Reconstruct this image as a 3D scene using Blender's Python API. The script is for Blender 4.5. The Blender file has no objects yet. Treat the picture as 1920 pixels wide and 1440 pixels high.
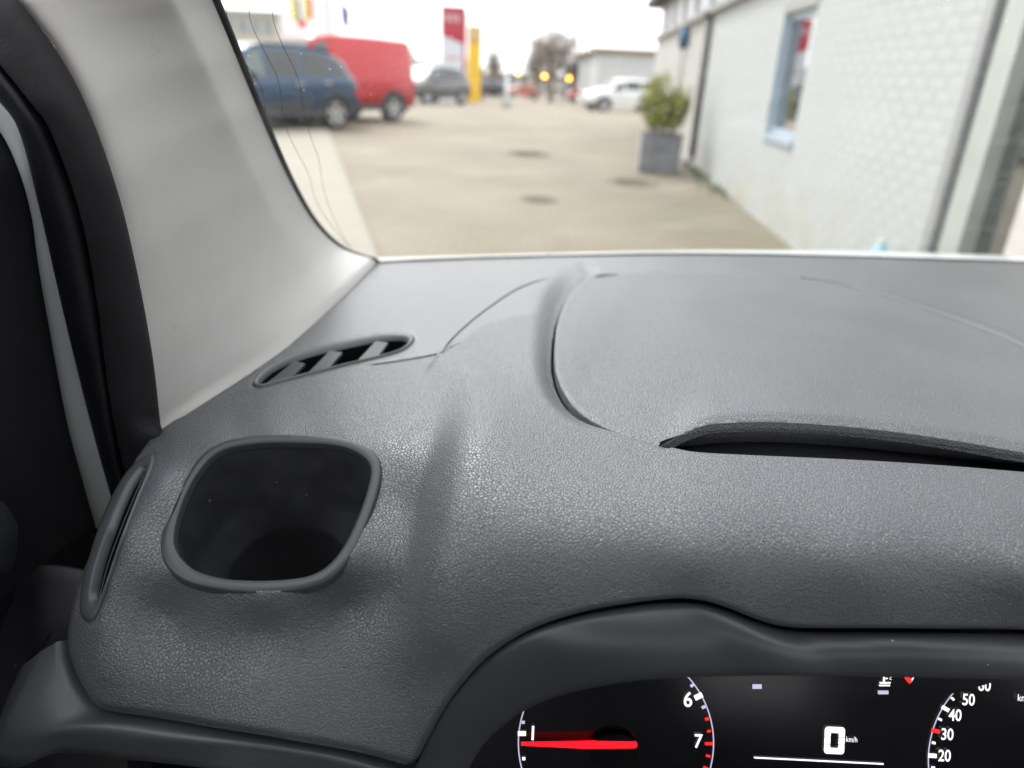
import bpy, bmesh, math, random
import numpy as np
from mathutils import Vector, Matrix

random.seed(7)
np.random.seed(7)
scene = bpy.context.scene
COL = scene.collection

# ------------------------------------------------------------------ camera
W0, H0, FPX = 1920.0, 1440.0, 1330.0
CAM_H = 1.30
PITCH, ROLL = math.radians(23.72), math.radians(2.5)
cam_data = bpy.data.cameras.new('camera')
cam = bpy.data.objects.new('camera', cam_data)
COL.objects.link(cam)
CR = Matrix.Rotation(math.pi / 2 - PITCH, 3, 'X') @ Matrix.Rotation(ROLL, 3, 'Z')
cam.matrix_world = Matrix.Translation((0, 0, CAM_H)) @ CR.to_4x4()
cam_data.sensor_width = 36.0
cam_data.lens = FPX / W0 * 36.0
cam_data.clip_start = 0.02
cam_data.clip_end = 3000.0
cam_data.dof.use_dof = True
cam_data.dof.focus_distance = 0.40
cam_data.dof.aperture_fstop = 4.9
scene.camera = cam

# ------------------------------------------------------------------ world, sun, exposure
SUN_EL, SUN_AZ = math.radians(48), math.radians(-35)      # azimuth measured from +Y towards +X
world = bpy.data.worlds.new('World')
scene.world = world
world.use_nodes = True
wn, wl = world.node_tree.nodes, world.node_tree.links
wn.clear()
w_out = wn.new('ShaderNodeOutputWorld')
w_bg = wn.new('ShaderNodeBackground')
w_bg.inputs['Strength'].default_value = 0.15
w_sky = wn.new('ShaderNodeTexSky')
w_sky.sky_type = 'NISHITA'
w_sky.sun_disc = False
w_sky.sun_elevation = SUN_EL
w_sky.sun_rotation = SUN_AZ
w_sky.air_density = 1.0
w_sky.dust_density = 6.0
w_hs = wn.new('ShaderNodeHueSaturation')
w_hs.inputs['Saturation'].default_value = 0.22
w_tc = wn.new('ShaderNodeTexCoord')
w_noise = wn.new('ShaderNodeTexNoise')
w_noise.inputs['Scale'].default_value = 3.5
w_noise.inputs['Detail'].default_value = 6
w_map = wn.new('ShaderNodeMapping')
w_map.inputs['Scale'].default_value = (1, 1, 3.5)
w_ramp = wn.new('ShaderNodeValToRGB')
w_ramp.color_ramp.elements[0].position = 0.35
w_ramp.color_ramp.elements[0].color = (0.74, 0.755, 0.78, 1)
w_ramp.color_ramp.elements[1].position = 0.7
w_ramp.color_ramp.elements[1].color = (1.0, 0.99, 0.97, 1)
w_mix = wn.new('ShaderNodeMix')
w_mix.data_type = 'RGBA'
w_mix.inputs[0].default_value = 0.8
wl.new(w_tc.outputs['Generated'], w_map.inputs['Vector'])
wl.new(w_map.outputs['Vector'], w_noise.inputs['Vector'])
wl.new(w_noise.outputs['Fac'], w_ramp.inputs['Fac'])
wl.new(w_sky.outputs['Color'], w_hs.inputs['Color'])
wl.new(w_hs.outputs['Color'], w_mix.inputs[6])
w_gain = wn.new('ShaderNodeVectorMath')
w_gain.operation = 'SCALE'
w_gain.inputs['Scale'].default_value = 8.8
wl.new(w_ramp.outputs['Color'], w_gain.inputs[0])
wl.new(w_gain.outputs['Vector'], w_mix.inputs[7])
wl.new(w_mix.outputs[2], w_bg.inputs['Color'])
wl.new(w_bg.outputs['Background'], w_out.inputs['Surface'])

sun_data = bpy.data.lights.new('sun', 'SUN')
sun_data.energy = 0.9
sun_data.angle = math.radians(14)
sun_data.color = (1.0, 0.97, 0.92)
sun = bpy.data.objects.new('sun', sun_data)
COL.objects.link(sun)
sd = Vector((math.sin(SUN_AZ) * math.cos(SUN_EL), math.cos(SUN_AZ) * math.cos(SUN_EL), math.sin(SUN_EL)))
sun.rotation_euler = sd.to_track_quat('Z', 'Y').to_euler()

vs = scene.view_settings
vs.view_transform = 'Standard'
vs.look = 'None'
vs.exposure = 1.25
vs.gamma = 1.0
vs.use_curve_mapping = False
scene.cycles.use_denoising = True
scene.cycles.max_bounces = 6
scene.cycles.transparent_max_bounces = 12
scene.cycles.caustics_reflective = False
scene.cycles.caustics_refractive = False

# ------------------------------------------------------------------ geometry helpers
CRn = np.array(CR)
CAMP = np.array([0.0, 0.0, CAM_H])


def rays(p):
    """unit-depth world rays for source-photo pixels (n,2)"""
    p = np.atleast_2d(np.asarray(p, float))
    c = np.stack([(p[:, 0] - W0 / 2) / FPX, -(p[:, 1] - H0 / 2) / FPX, -np.ones(len(p))], 1)
    return c @ CRn.T


def at_depth(p, d):
    d = np.atleast_1d(np.asarray(d, float))
    return CAMP + rays(p) * d[:, None]


def at_y(px, py, y):
    r = rays([(px, py)])[0]
    return CAMP + r * (y / r[1])


def at_z(px, py, z=0.0):
    r = rays([(px, py)])[0]
    return CAMP + r * ((z - CAM_H) / r[2])


def gz(y):
    """height of the yard: level near the van, then falling gently away"""
    return -0.022 * (min(max(y, 26.0), 130.0) - 26.0) if y < 130 else -0.022 * 104.0


def at_g(px, py):
    z = 0.0
    for _ in range(40):
        q = at_z(px, py, z)
        z = 0.5 * z + 0.5 * gz(q[1])
    return at_z(px, py, z)


def on_plane(p, o, n):
    r = rays(p)
    o = np.asarray(o, float); n = np.asarray(n, float)
    t = ((o - CAMP) @ n) / (r @ n)
    return CAMP + r * t[:, None]


def depth_h(px, py, h):
    """axis depth where the pixel's ray is h metres above (below) the eye"""
    return h / rays([(px, py)])[0][2]


def catmull(pts, n, closed=False):
    """resample a polyline smoothly to n points evenly by arc length"""
    P = np.asarray(pts, float)
    m = len(P)
    out = []
    segs = m if closed else m - 1
    for i in range(segs):
        if closed:
            p0, p1, p2, p3 = P[(i - 1) % m], P[i], P[(i + 1) % m], P[(i + 2) % m]
        else:
            p1, p2 = P[i], P[i + 1]
            p0 = P[i - 1] if i > 0 else 2 * p1 - p2
            p3 = P[i + 2] if i + 2 < m else 2 * p2 - p1
        for t in np.linspace(0, 1, 16, endpoint=False):
            out.append(0.5 * ((2 * p1) + (p2 - p0) * t + (2 * p0 - 5 * p1 + 4 * p2 - p3) * t * t
                              + (3 * p1 - p0 - 3 * p2 + p3) * t ** 3))
    out.append(P[0] if closed else P[-1])
    out = np.array(out)
    s = np.concatenate([[0], np.cumsum(np.linalg.norm(np.diff(out, axis=0), axis=1))])
    q = np.linspace(0, s[-1], n, endpoint=not closed)
    return np.stack([np.interp(q, s, out[:, k]) for k in range(out.shape[1])], 1)


class TPS:
    """thin-plate surface of inverse depth over the photo pixels, so planes stay planes"""

    def __init__(self, pts, lam=2.5e-4):
        P = np.array([(a / 1000.0, b / 1000.0) for a, b, _ in pts])
        v = np.array([1.0 / d for _, _, d in pts])
        n = len(P)
        K = self._k(P, P) + lam * np.eye(n)
        Q = np.hstack([np.ones((n, 1)), P])
        A = np.zeros((n + 3, n + 3))
        A[:n, :n] = K; A[:n, n:] = Q; A[n:, :n] = Q.T
        self.s = np.linalg.solve(A, np.concatenate([v, np.zeros(3)]))
        self.P, self.n = P, n

    @staticmethod
    def _k(a, b):
        r2 = ((a[:, None, :] - b[None, :, :]) ** 2).sum(2)
        return np.where(r2 > 1e-14, 0.5 * r2 * np.log(np.maximum(r2, 1e-14)), 0)

    def depth(self, p):
        p = np.atleast_2d(np.asarray(p, float)) / 1000.0
        out = np.empty(len(p))
        for i in range(0, len(p), 4000):
            q = p[i:i + 4000]
            v = self._k(q, self.P) @ self.s[:self.n] + self.s[self.n] + q @ self.s[self.n + 1:]
            out[i:i + 4000] = 1.0 / v
        return out

    def pos(self, p):
        p = np.atleast_2d(np.asarray(p, float))
        return at_depth(p, self.depth(p))

    def frame(self, p):
        p = np.atleast_2d(np.asarray(p, float))
        e = 3.0
        a = self.pos(p + [e, 0]) - self.pos(p - [e, 0])
        b = self.pos(p + [0, e]) - self.pos(p - [0, e])
        n = np.cross(b, a)
        n /= np.linalg.norm(n, axis=1)[:, None]
        flip = (n * (CAMP - self.pos(p))).sum(1) < 0
        n[flip] *= -1
        return n


def seg_dist(p, poly, closed=False):
    """distance and nearest point from points p to a polyline"""
    p = np.atleast_2d(p)
    Q = np.asarray(poly, float)
    if closed:
        Q = np.vstack([Q, Q[:1]])
    best = np.full(len(p), 1e18)
    near = np.zeros((len(p), 2))
    tpar = np.zeros(len(p))
    side = np.zeros(len(p))
    for i in range(len(Q) - 1):
        a, b = Q[i], Q[i + 1]
        ab = b - a
        t = np.clip(((p - a) @ ab) / max(ab @ ab, 1e-12), 0, 1)
        c = a + t[:, None] * ab
        d = ((p - c) ** 2).sum(1)
        m = d < best
        best[m] = d[m]; near[m] = c[m]; tpar[m] = i + t[m]
        cr = ab[0] * (p[:, 1] - a[1]) - ab[1] * (p[:, 0] - a[0])
        side[m] = np.sign(cr[m])
    return np.sqrt(best), near, tpar / (len(Q) - 1), side


def inside(p, poly):
    p = np.atleast_2d(p)
    Q = np.asarray(poly, float)
    r = np.zeros(len(p), bool)
    j = len(Q) - 1
    for i in range(len(Q)):
        xi, yi = Q[i]; xj, yj = Q[j]
        if yi != yj:
            c = ((yi > p[:, 1]) != (yj > p[:, 1])) & (p[:, 0] < (xj - xi) * (p[:, 1] - yi) / (yj - yi) + xi)
            r ^= c
        j = i
    return r


def sstep(a, b, x):
    t = np.clip((x - a) / (b - a), 0, 1)
    return t * t * (3 - 2 * t)


# ------------------------------------------------------------------ object helpers
def tag(o, label=None, cat=None, group=None, kind=None):
    if label: o['label'] = label
    if cat: o['category'] = cat
    if group: o['group'] = group
    if kind: o['kind'] = kind
    return o


def empty(name, loc=(0, 0, 0), rz=0.0):
    o = bpy.data.objects.new(name, None)
    o.location = loc
    o.rotation_euler = (0, 0, rz)
    o.empty_display_size = 0.2
    COL.objects.link(o)
    return o


def link_mesh(name, verts, faces, mat, parent=None, smooth=True):
    me = bpy.data.meshes.new(name)
    me.from_pydata([tuple(map(float, v)) for v in verts], [], faces)
    me.update()
    if smooth:
        me.polygons.foreach_set('use_smooth', [True] * len(me.polygons))
    o = bpy.data.objects.new(name, me)
    if mat is not None:
        me.materials.append(mat)
    COL.objects.link(o)
    if parent is not None:
        o.parent = parent
    return o


def fix_normals(o):
    bm = bmesh.new(); bm.from_mesh(o.data)
    bmesh.ops.recalc_face_normals(bm, faces=bm.faces)
    bm.to_mesh(o.data); bm.free()
    return o


def loft(name, rings, mat, parent=None, closed=True, cap0=False, cap1=False, smooth=True):
    """rings: list of (n,3) arrays"""
    n = len(rings[0])
    V = np.vstack(rings)
    F = []
    for k in range(len(rings) - 1):
        for i in range(n if closed else n - 1):
            j = (i + 1) % n
            F.append((k * n + i, k * n + j, (k + 1) * n + j, (k + 1) * n + i))
    if cap0: F.append(tuple(range(n))[::-1])
    if cap1: F.append(tuple((len(rings) - 1) * n + i for i in range(n)))
    return fix_normals(link_mesh(name, V, F, mat, parent, smooth))


class MB:
    """collects boxes, tubes and polygons for one mesh"""

    def __init__(self):
        self.v, self.f = [], []

    def box(self, x0, x1, y0, y1, z0, z1):
        b = len(self.v)
        self.v += [(x0, y0, z0), (x1, y0, z0), (x1, y1, z0), (x0, y1, z0),
                   (x0, y0, z1), (x1, y0, z1), (x1, y1, z1), (x0, y1, z1)]
        for q in ((3, 2, 1, 0), (4, 5, 6, 7), (0, 1, 5, 4), (1, 2, 6, 5), (2, 3, 7, 6), (3, 0, 4, 7)):
            self.f.append(tuple(b + i for i in q))
        return self

    def prism(self, pts, vec):
        """closed polygon (3d points) extruded along vec"""
        b = len(self.v); n = len(pts)
        vec = np.asarray(vec, float)
        self.v += [tuple(p) for p in pts] + [tuple(np.asarray(p) + vec) for p in pts]
        self.f.append(tuple(range(b, b + n))); self.f.append(tuple(range(b + 2 * n - 1, b + n - 1, -1)))
        for i in range(n):
            j = (i + 1) % n
            self.f.append((b + i, b + j, b + n + j, b + n + i))
        return self

    def tube(self, pts, rad, seg=6):
        P = [Vector(p) for p in pts]
        R = rad if hasattr(rad, '__len__') else [rad] * len(P)
        b = len(self.v)
        u = None
        for i, p in enumerate(P):
            t = (P[min(i + 1, len(P) - 1)] - P[max(i - 1, 0)]).normalized()
            if u is None:
                u = t.orthogonal().normalized()
            u = (u - t * u.dot(t)).normalized()
            w = t.cross(u)
            for k in range(seg):
                a = 2 * math.pi * k / seg
                self.v.append(tuple(p + (u * math.cos(a) + w * math.sin(a)) * R[i]))
        for i in range(len(P) - 1):
            for k in range(seg):
                j = (k + 1) % seg
                self.f.append((b + i * seg + k, b + i * seg + j, b + (i + 1) * seg + j, b + (i + 1) * seg + k))
        self.f.append(tuple(b + k for k in range(seg))[::-1])
        self.f.append(tuple(b + (len(P) - 1) * seg + k for k in range(seg)))
        return self

    def build(self, name, mat, parent=None, smooth=False, bevel=0.0):
        o = fix_normals(link_mesh(name, self.v, self.f, mat, parent, smooth))
        if bevel:
            m = o.modifiers.new('bevel', 'BEVEL')
            m.width = bevel; m.segments = 2; m.limit_method = 'ANGLE'
        return o


def strip(name, A, B, mat, parent=None, bulge=0.0, n=8, toward=None, power=1.0, tail=None):
    """surface between two matched 3D curves with a rounded profile"""
    A = np.asarray(A); B = np.asarray(B)
    if toward is None:
        mid = (A + B) / 2
        t = CAMP - mid
        t /= np.linalg.norm(t, axis=1)[:, None]
    else:
        t = np.tile(np.asarray(toward, float), (len(A), 1))
    R = []
    for k in range(n + 1):
        s = k / n
        R.append(A * (1 - s) + B * s + t * (bulge * (math.sin(math.pi * s) ** power)))
    if tail is not None:
        R.append(B + np.asarray(tail))
    return loft(name, R, mat, parent, closed=False)

# ------------------------------------------------------------------ materials
def new_mat(name):
    m = bpy.data.materials.new(name)
    m.use_nodes = True
    nt = m.node_tree
    b = nt.nodes['Principled BSDF']
    return m, nt, b


def N(nt, typ, **kw):
    n = nt.nodes.new(typ)
    for k, v in kw.items():
        if k in n.inputs:
            n.inputs[k].default_value = v
        else:
            setattr(n, k, v)
    return n


def math_n(nt, op, a, b=None, clamp=False):
    n = nt.nodes.new('ShaderNodeMath'); n.operation = op; n.use_clamp = clamp
    for i, x in enumerate((a, b)):
        if x is None: continue
        if hasattr(x, 'links') or isinstance(x, bpy.types.NodeSocket): nt.links.new(x, n.inputs[i])
        else: n.inputs[i].default_value = x
    return n.outputs[0]


def ramp(nt, src, stops):
    r = nt.nodes.new('ShaderNodeValToRGB')
    cr = r.color_ramp
    while len(cr.elements) < len(stops): cr.elements.new(0.5)
    for e, (p, c) in zip(cr.elements, stops):
        e.position = p
        e.color = (c, c, c, 1) if not hasattr(c, '__len__') else (*c, 1)
    nt.links.new(src, r.inputs['Fac'])
    return r.outputs['Color']


def mixc(nt, fac, a, b):
    m = nt.nodes.new('ShaderNodeMix'); m.data_type = 'RGBA'
    for i, x in ((0, fac), (6, a), (7, b)):
        if isinstance(x, bpy.types.NodeSocket): nt.links.new(x, m.inputs[i])
        elif i == 0: m.inputs[0].default_value = x
        else: m.inputs[i].default_value = (*x, 1)
    return m.outputs[2]


def plain(name, col, rough=0.5, metal=0.0, spec=0.5, vary=0.12, vscale=6.0, bscale=0.0, bstr=0.2, bdist=0.001,
          coat=0.0, coat_r=0.05, dust=0.0, dscale=70.0, dust_r=0.05):
    """colour with a soft mottle, optional fine relief and dust specks"""
    m, nt, b = new_mat(name)
    tc = N(nt, 'ShaderNodeTexCoord')
    nz = N(nt, 'ShaderNodeTexNoise', Scale=vscale, Detail=5.0)
    nt.links.new(tc.outputs['Object'], nz.inputs['Vector'])
    f = ramp(nt, nz.outputs['Fac'], [(0.3, 0.0), (0.7, 1.0)])
    c0 = tuple(x * (1 - vary) for x in col); c1 = tuple(min(1, x * (1 + vary)) for x in col)
    c = mixc(nt, f, c0, c1)
    if dust:
        vo = N(nt, 'ShaderNodeTexVoronoi', Scale=dscale)
        nt.links.new(tc.outputs['Object'], vo.inputs['Vector'])
        pick = N(nt, 'ShaderNodeSeparateColor')
        nt.links.new(vo.outputs['Color'], pick.inputs[0])
        sel = math_n(nt, 'GREATER_THAN', pick.outputs[0], 1 - dust)
        near = math_n(nt, 'LESS_THAN', vo.outputs['Distance'], dust_r)
        c = mixc(nt, math_n(nt, 'MULTIPLY', sel, near), c, (0.45, 0.45, 0.44))
    nt.links.new(c, b.inputs['Base Color'])
    rr = math_n(nt, 'MULTIPLY_ADD', f, 0.12)
    nt.nodes[-1].inputs[2].default_value = max(0.02, rough - 0.06)
    nt.links.new(rr, b.inputs['Roughness'])
    b.inputs['Metallic'].default_value = metal
    b.inputs['Specular IOR Level'].default_value = spec
    b.inputs['Coat Weight'].default_value = coat
    b.inputs['Coat Roughness'].default_value = coat_r
    if bscale:
        bz = N(nt, 'ShaderNodeTexNoise', Scale=bscale, Detail=3.0)
        nt.links.new(tc.outputs['Object'], bz.inputs['Vector'])
        bp = N(nt, 'ShaderNodeBump', Strength=bstr, Distance=bdist)
        nt.links.new(bz.outputs['Fac'], bp.inputs['Height'])
        nt.links.new(bp.outputs['Normal'], b.inputs['Normal'])
    return m


def emit(name, col, strength):
    m, nt, b = new_mat(name)
    b.inputs['Base Color'].default_value = (*[x * 0.3 for x in col], 1)
    b.inputs['Emission Color'].default_value = (*col, 1)
    b.inputs['Emission Strength'].default_value = strength
    return m


def leather(name, col, scale=400.0, bstr=0.55, bdist=0.0006, rough=0.46):
    """moulded leather grain: pebbles between creased furrows"""
    m, nt, b = new_mat(name)
    tc = N(nt, 'ShaderNodeTexCoord')
    warp = N(nt, 'ShaderNodeTexNoise', Scale=scale * 0.55, Detail=2.0)
    nt.links.new(tc.outputs['Object'], warp.inputs['Vector'])
    va = N(nt, 'ShaderNodeVectorMath', operation='MULTIPLY_ADD')
    nt.links.new(warp.outputs['Color'], va.inputs[0])
    va.inputs[1].default_value = (0.0013,) * 3
    nt.links.new(tc.outputs['Object'], va.inputs[2])
    vo = N(nt, 'ShaderNodeTexVoronoi', feature='DISTANCE_TO_EDGE', Scale=scale)
    nt.links.new(va.outputs[0], vo.inputs['Vector'])
    cre = ramp(nt, vo.outputs['Distance'], [(0.0, 0.0), (0.07, 0.78), (0.20, 1.0)])
    vo2 = N(nt, 'ShaderNodeTexVoronoi', feature='F1', Scale=scale * 0.5)
    nt.links.new(va.outputs[0], vo2.inputs['Vector'])
    fine = N(nt, 'ShaderNodeTexNoise', Scale=scale * 5, Detail=2.0)
    nt.links.new(tc.outputs['Object'], fine.inputs['Vector'])
    h = math_n(nt, 'ADD', cre, math_n(nt, 'MULTIPLY', fine.outputs['Fac'], 0.18))
    h = math_n(nt, 'ADD', h, math_n(nt, 'MULTIPLY', vo2.outputs['Distance'], -0.3))
    bp = N(nt, 'ShaderNodeBump', Strength=bstr, Distance=bdist)
    nt.links.new(h, bp.inputs['Height'])
    nt.links.new(bp.outputs['Normal'], b.inputs['Normal'])
    big = N(nt, 'ShaderNodeTexNoise', Scale=9.0, Detail=6.0)
    nt.links.new(tc.outputs['Object'], big.inputs['Vector'])
    f = ramp(nt, big.outputs['Fac'], [(0.35, 0.0), (0.7, 1.0)])
    c = mixc(nt, f, tuple(x * 0.92 for x in col), tuple(x * 1.1 for x in col))
    # a few dust specks and dull dust film
    dv = N(nt, 'ShaderNodeTexVoronoi', Scale=55.0)
    nt.links.new(tc.outputs['Object'], dv.inputs['Vector'])
    ds = N(nt, 'ShaderNodeSeparateColor'); nt.links.new(dv.outputs['Color'], ds.inputs[0])
    dm = math_n(nt, 'MULTIPLY', math_n(nt, 'GREATER_THAN', ds.outputs[0], 0.86),
                math_n(nt, 'LESS_THAN', dv.outputs['Distance'], 0.032))
    c = mixc(nt, dm, c, (0.5, 0.5, 0.5))
    nt.links.new(c, b.inputs['Base Color'])
    r = math_n(nt, 'MULTIPLY_ADD', f, 0.08)
    nt.nodes[-1].inputs[2].default_value = rough - 0.03
    nt.links.new(r, b.inputs['Roughness'])
    b.inputs['Specular IOR Level'].default_value = 1.0
    return m


M = {}
M['leather'] = leather('dash_leather', (0.076, 0.082, 0.093), scale=560, bstr=0.75, rough=0.42)
M['panel'] = leather('dash_panel_fine', (0.070, 0.074, 0.082), scale=640, bstr=0.5, bdist=0.0004, rough=0.36)
M['smooth_black'] = plain('smooth_black_plastic', (0.036, 0.039, 0.045), 0.40, bscale=2600, bstr=0.12, bdist=0.0002,
                          dust=0.12, dscale=110, dust_r=0.045, vary=0.08)
M['mid_plastic'] = plain('mid_grey_plastic', (0.062, 0.067, 0.076), 0.42, bscale=2600, bstr=0.12, bdist=0.0002,
                         dust=0.10, dscale=110, dust_r=0.04, vary=0.07)
M['vent'] = plain('vent_plastic', (0.085, 0.09, 0.098), 0.45, bscale=3000, bstr=0.08, bdist=0.0002, vary=0.06)
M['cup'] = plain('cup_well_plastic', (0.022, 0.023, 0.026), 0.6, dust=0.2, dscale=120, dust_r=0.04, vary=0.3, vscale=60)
M['louvre'] = plain('louvre_plastic', (0.03, 0.032, 0.036), 0.5)
M['cup_floor'] = plain('cup_floor_grey', (0.25, 0.25, 0.25), 0.6)
M['void'] = plain('dark_cavity', (0.004, 0.004, 0.005), 0.9, spec=0.1)  # near-black: puts the shade of gaps and hollows into the colour
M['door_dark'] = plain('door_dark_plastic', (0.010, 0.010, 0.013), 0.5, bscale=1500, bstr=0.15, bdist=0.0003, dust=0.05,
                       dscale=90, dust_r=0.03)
M['rubber'] = plain('seal_rubber', (0.007, 0.0075, 0.010), 0.45, vary=0.15, vscale=40)
M['rubber_rough'] = plain('seal_flocked', (0.006, 0.006, 0.008), 0.75, bscale=900, bstr=0.5, bdist=0.0006, vary=0.4,
                          vscale=90)
M['body_white'] = plain('white_body_paint', (0.55, 0.59, 0.59), 0.3, coat=0.4, vary=0.02)
M['headliner'] = plain('headliner', (0.62, 0.62, 0.61), 0.9)
M['cabin_dark'] = plain('cabin_dark', (0.14, 0.14, 0.15), 0.8)
M['frit'] = plain('glass_frit', (0.006, 0.007, 0.008), 0.4)


def pillar_mat():
    m, nt, b = new_mat('pillar_trim_grey')
    tc = N(nt, 'ShaderNodeTexCoord')
    big = N(nt, 'ShaderNodeTexNoise', Scale=14.0, Detail=6.0)
    nt.links.new(tc.outputs['Object'], big.inputs['Vector'])
    f = ramp(nt, big.outputs['Fac'], [(0.35, 0.0), (0.75, 1.0)])
    c = mixc(nt, f, (0.50, 0.497, 0.485), (0.53, 0.527, 0.515))
    sm = N(nt, 'ShaderNodeTexNoise', Scale=38.0, Detail=8.0, Roughness=0.7)
    nt.links.new(tc.outputs['Object'], sm.inputs['Vector'])
    s = ramp(nt, sm.outputs['Fac'], [(0.66, 0.0), (0.72, 0.55)])
    c = mixc(nt, s, c, (0.25, 0.235, 0.21))
    nt.links.new(c, b.inputs['Base Color'])
    b.inputs['Roughness'].default_value = 0.72
    b.inputs['Specular IOR Level'].default_value = 0.2
    g = N(nt, 'ShaderNodeTexVoronoi', Scale=900.0)
    nt.links.new(tc.outputs['Object'], g.inputs['Vector'])
    bp = N(nt, 'ShaderNodeBump', Strength=0.25, Distance=0.0003)
    nt.links.new(g.outputs['Distance'], bp.inputs['Height'])
    nt.links.new(bp.outputs['Normal'], b.inputs['Normal'])
    return m


M['pillar'] = pillar_mat()


def screen_glass():
    """laminated windscreen: clear, weakly mirroring, with wiped dust smears and dried drops"""
    m, nt, b = new_mat('windscreen_glass')
    nt.nodes.remove(b)
    out = nt.nodes['Material Output']
    tr = N(nt, 'ShaderNodeBsdfTransparent', Color=(0.97, 0.985, 0.98, 1))
    gl = N(nt, 'ShaderNodeBsdfGlossy', Roughness=0.0)
    lw = N(nt, 'ShaderNodeLayerWeight', Blend=0.5)
    fr = math_n(nt, 'POWER', lw.outputs['Facing'], 5.0)
    mx = N(nt, 'ShaderNodeMixShader')
    nt.links.new(math_n(nt, 'MULTIPLY', fr, 0.5), mx.inputs[0])
    nt.links.new(tr.outputs[0], mx.inputs[1]); nt.links.new(gl.outputs[0], mx.inputs[2])
    tc = N(nt, 'ShaderNodeTexCoord')
    mp = N(nt, 'ShaderNodeMapping'); mp.inputs['Scale'].default_value = (1.0, 2.2, 2.2)
    mp.inputs['Rotation'].default_value = (0.3, 0.5, 0.9)
    nt.links.new(tc.outputs['Object'], mp.inputs['Vector'])
    n1 = N(nt, 'ShaderNodeTexNoise', Scale=11.0, Detail=7.0, Roughness=0.65, Distortion=0.8)
    nt.links.new(mp.outputs[0], n1.inputs['Vector'])
    a = ramp(nt, n1.outputs['Fac'], [(0.45, 0.006), (0.62, 0.022), (0.82, 0.08)])
    v = N(nt, 'ShaderNodeTexVoronoi', Scale=210.0)
    nt.links.new(tc.outputs['Object'], v.inputs['Vector'])
    sp = N(nt, 'ShaderNodeSeparateColor'); nt.links.new(v.outputs['Color'], sp.inputs[0])
    dot = math_n(nt, 'MULTIPLY', math_n(nt, 'GREATER_THAN', sp.outputs[1], 0.82),
                 math_n(nt, 'LESS_THAN', v.outputs['Distance'], 0.10))
    fac = math_n(nt, 'ADD', a, math_n(nt, 'MULTIPLY', dot, 0.30), True)
    df = N(nt, 'ShaderNodeBsdfTranslucent', Color=(0.8, 0.8, 0.8, 1))
    m2 = N(nt, 'ShaderNodeMixShader')
    nt.links.new(fac, m2.inputs[0])
    nt.links.new(mx.outputs[0], m2.inputs[1]); nt.links.new(df.outputs[0], m2.inputs[2])
    nt.links.new(m2.outputs[0], out.inputs['Surface'])
    return m


M['windscreen'] = screen_glass()


def clear_glass(name, tint, refl):
    m, nt, b = new_mat(name)
    nt.nodes.remove(b)
    tr = N(nt, 'ShaderNodeBsdfTransparent', Color=(*tint, 1))
    gl = N(nt, 'ShaderNodeBsdfGlossy', Roughness=0.02)
    lw = N(nt, 'ShaderNodeLayerWeight', Blend=0.5)
    fr = math_n(nt, 'POWER', lw.outputs['Facing'], 4.0)
    mx = N(nt, 'ShaderNodeMixShader')
    nt.links.new(math_n(nt, 'ADD', fr, refl, True), mx.inputs[0])
    nt.links.new(tr.outputs[0], mx.inputs[1]); nt.links.new(gl.outputs[0], mx.inputs[2])
    nt.links.new(mx.outputs[0], nt.nodes['Material Output'].inputs['Surface'])
    return m


M['pane'] = clear_glass('window_pane', (0.35, 0.38, 0.38), 0.45)
M['door_pane'] = clear_glass('door_pane', (0.40, 0.43, 0.44), 0.28)
M['car_glass'] = plain('car_window_tint', (0.075, 0.08, 0.085), 0.3, spec=0.35, vary=0.05)
M['car_glass_pale'] = plain('car_window_green', (0.14, 0.17, 0.17), 0.3, spec=0.35, vary=0.05)
M['tyre'] = plain('tyre_rubber', (0.02, 0.02, 0.021), 0.8)
M['alloy'] = plain('alloy_wheel', (0.50, 0.51, 0.52), 0.45, metal=0.5)
M['cladding'] = plain('grey_cladding', (0.045, 0.047, 0.055), 0.6)
M['chrome'] = plain('bright_trim', (0.5, 0.5, 0.5), 0.5, metal=0.6)
M['tail_red'] = plain('tail_lens', (0.45, 0.01, 0.01), 0.15, coat=0.5)
M['head_lens'] = plain('head_lens', (0.5, 0.53, 0.55), 0.35, coat=0.1)


def paint(name, col, metal=0.0, rough=0.28, coat=0.6):
    return plain(name, col, rough, metal=metal, coat=coat, vary=0.04, coat_r=0.18)


M['blue'] = paint('blue_paint', (0.008, 0.038, 0.09), 0.2)
M['red'] = paint('red_paint', (0.40, 0.006, 0.012), coat=0.2)
M['grey'] = paint('grey_paint', (0.075, 0.073, 0.077), 0.3)
M['navy'] = paint('navy_paint', (0.02, 0.03, 0.05), 0.2)
M['orange'] = paint('orange_paint', (0.42, 0.07, 0.02))
M['white'] = paint('white_paint', (0.62, 0.63, 0.63))
M['silver'] = paint('silver_paint', (0.30, 0.32, 0.36), 0.4)


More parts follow.
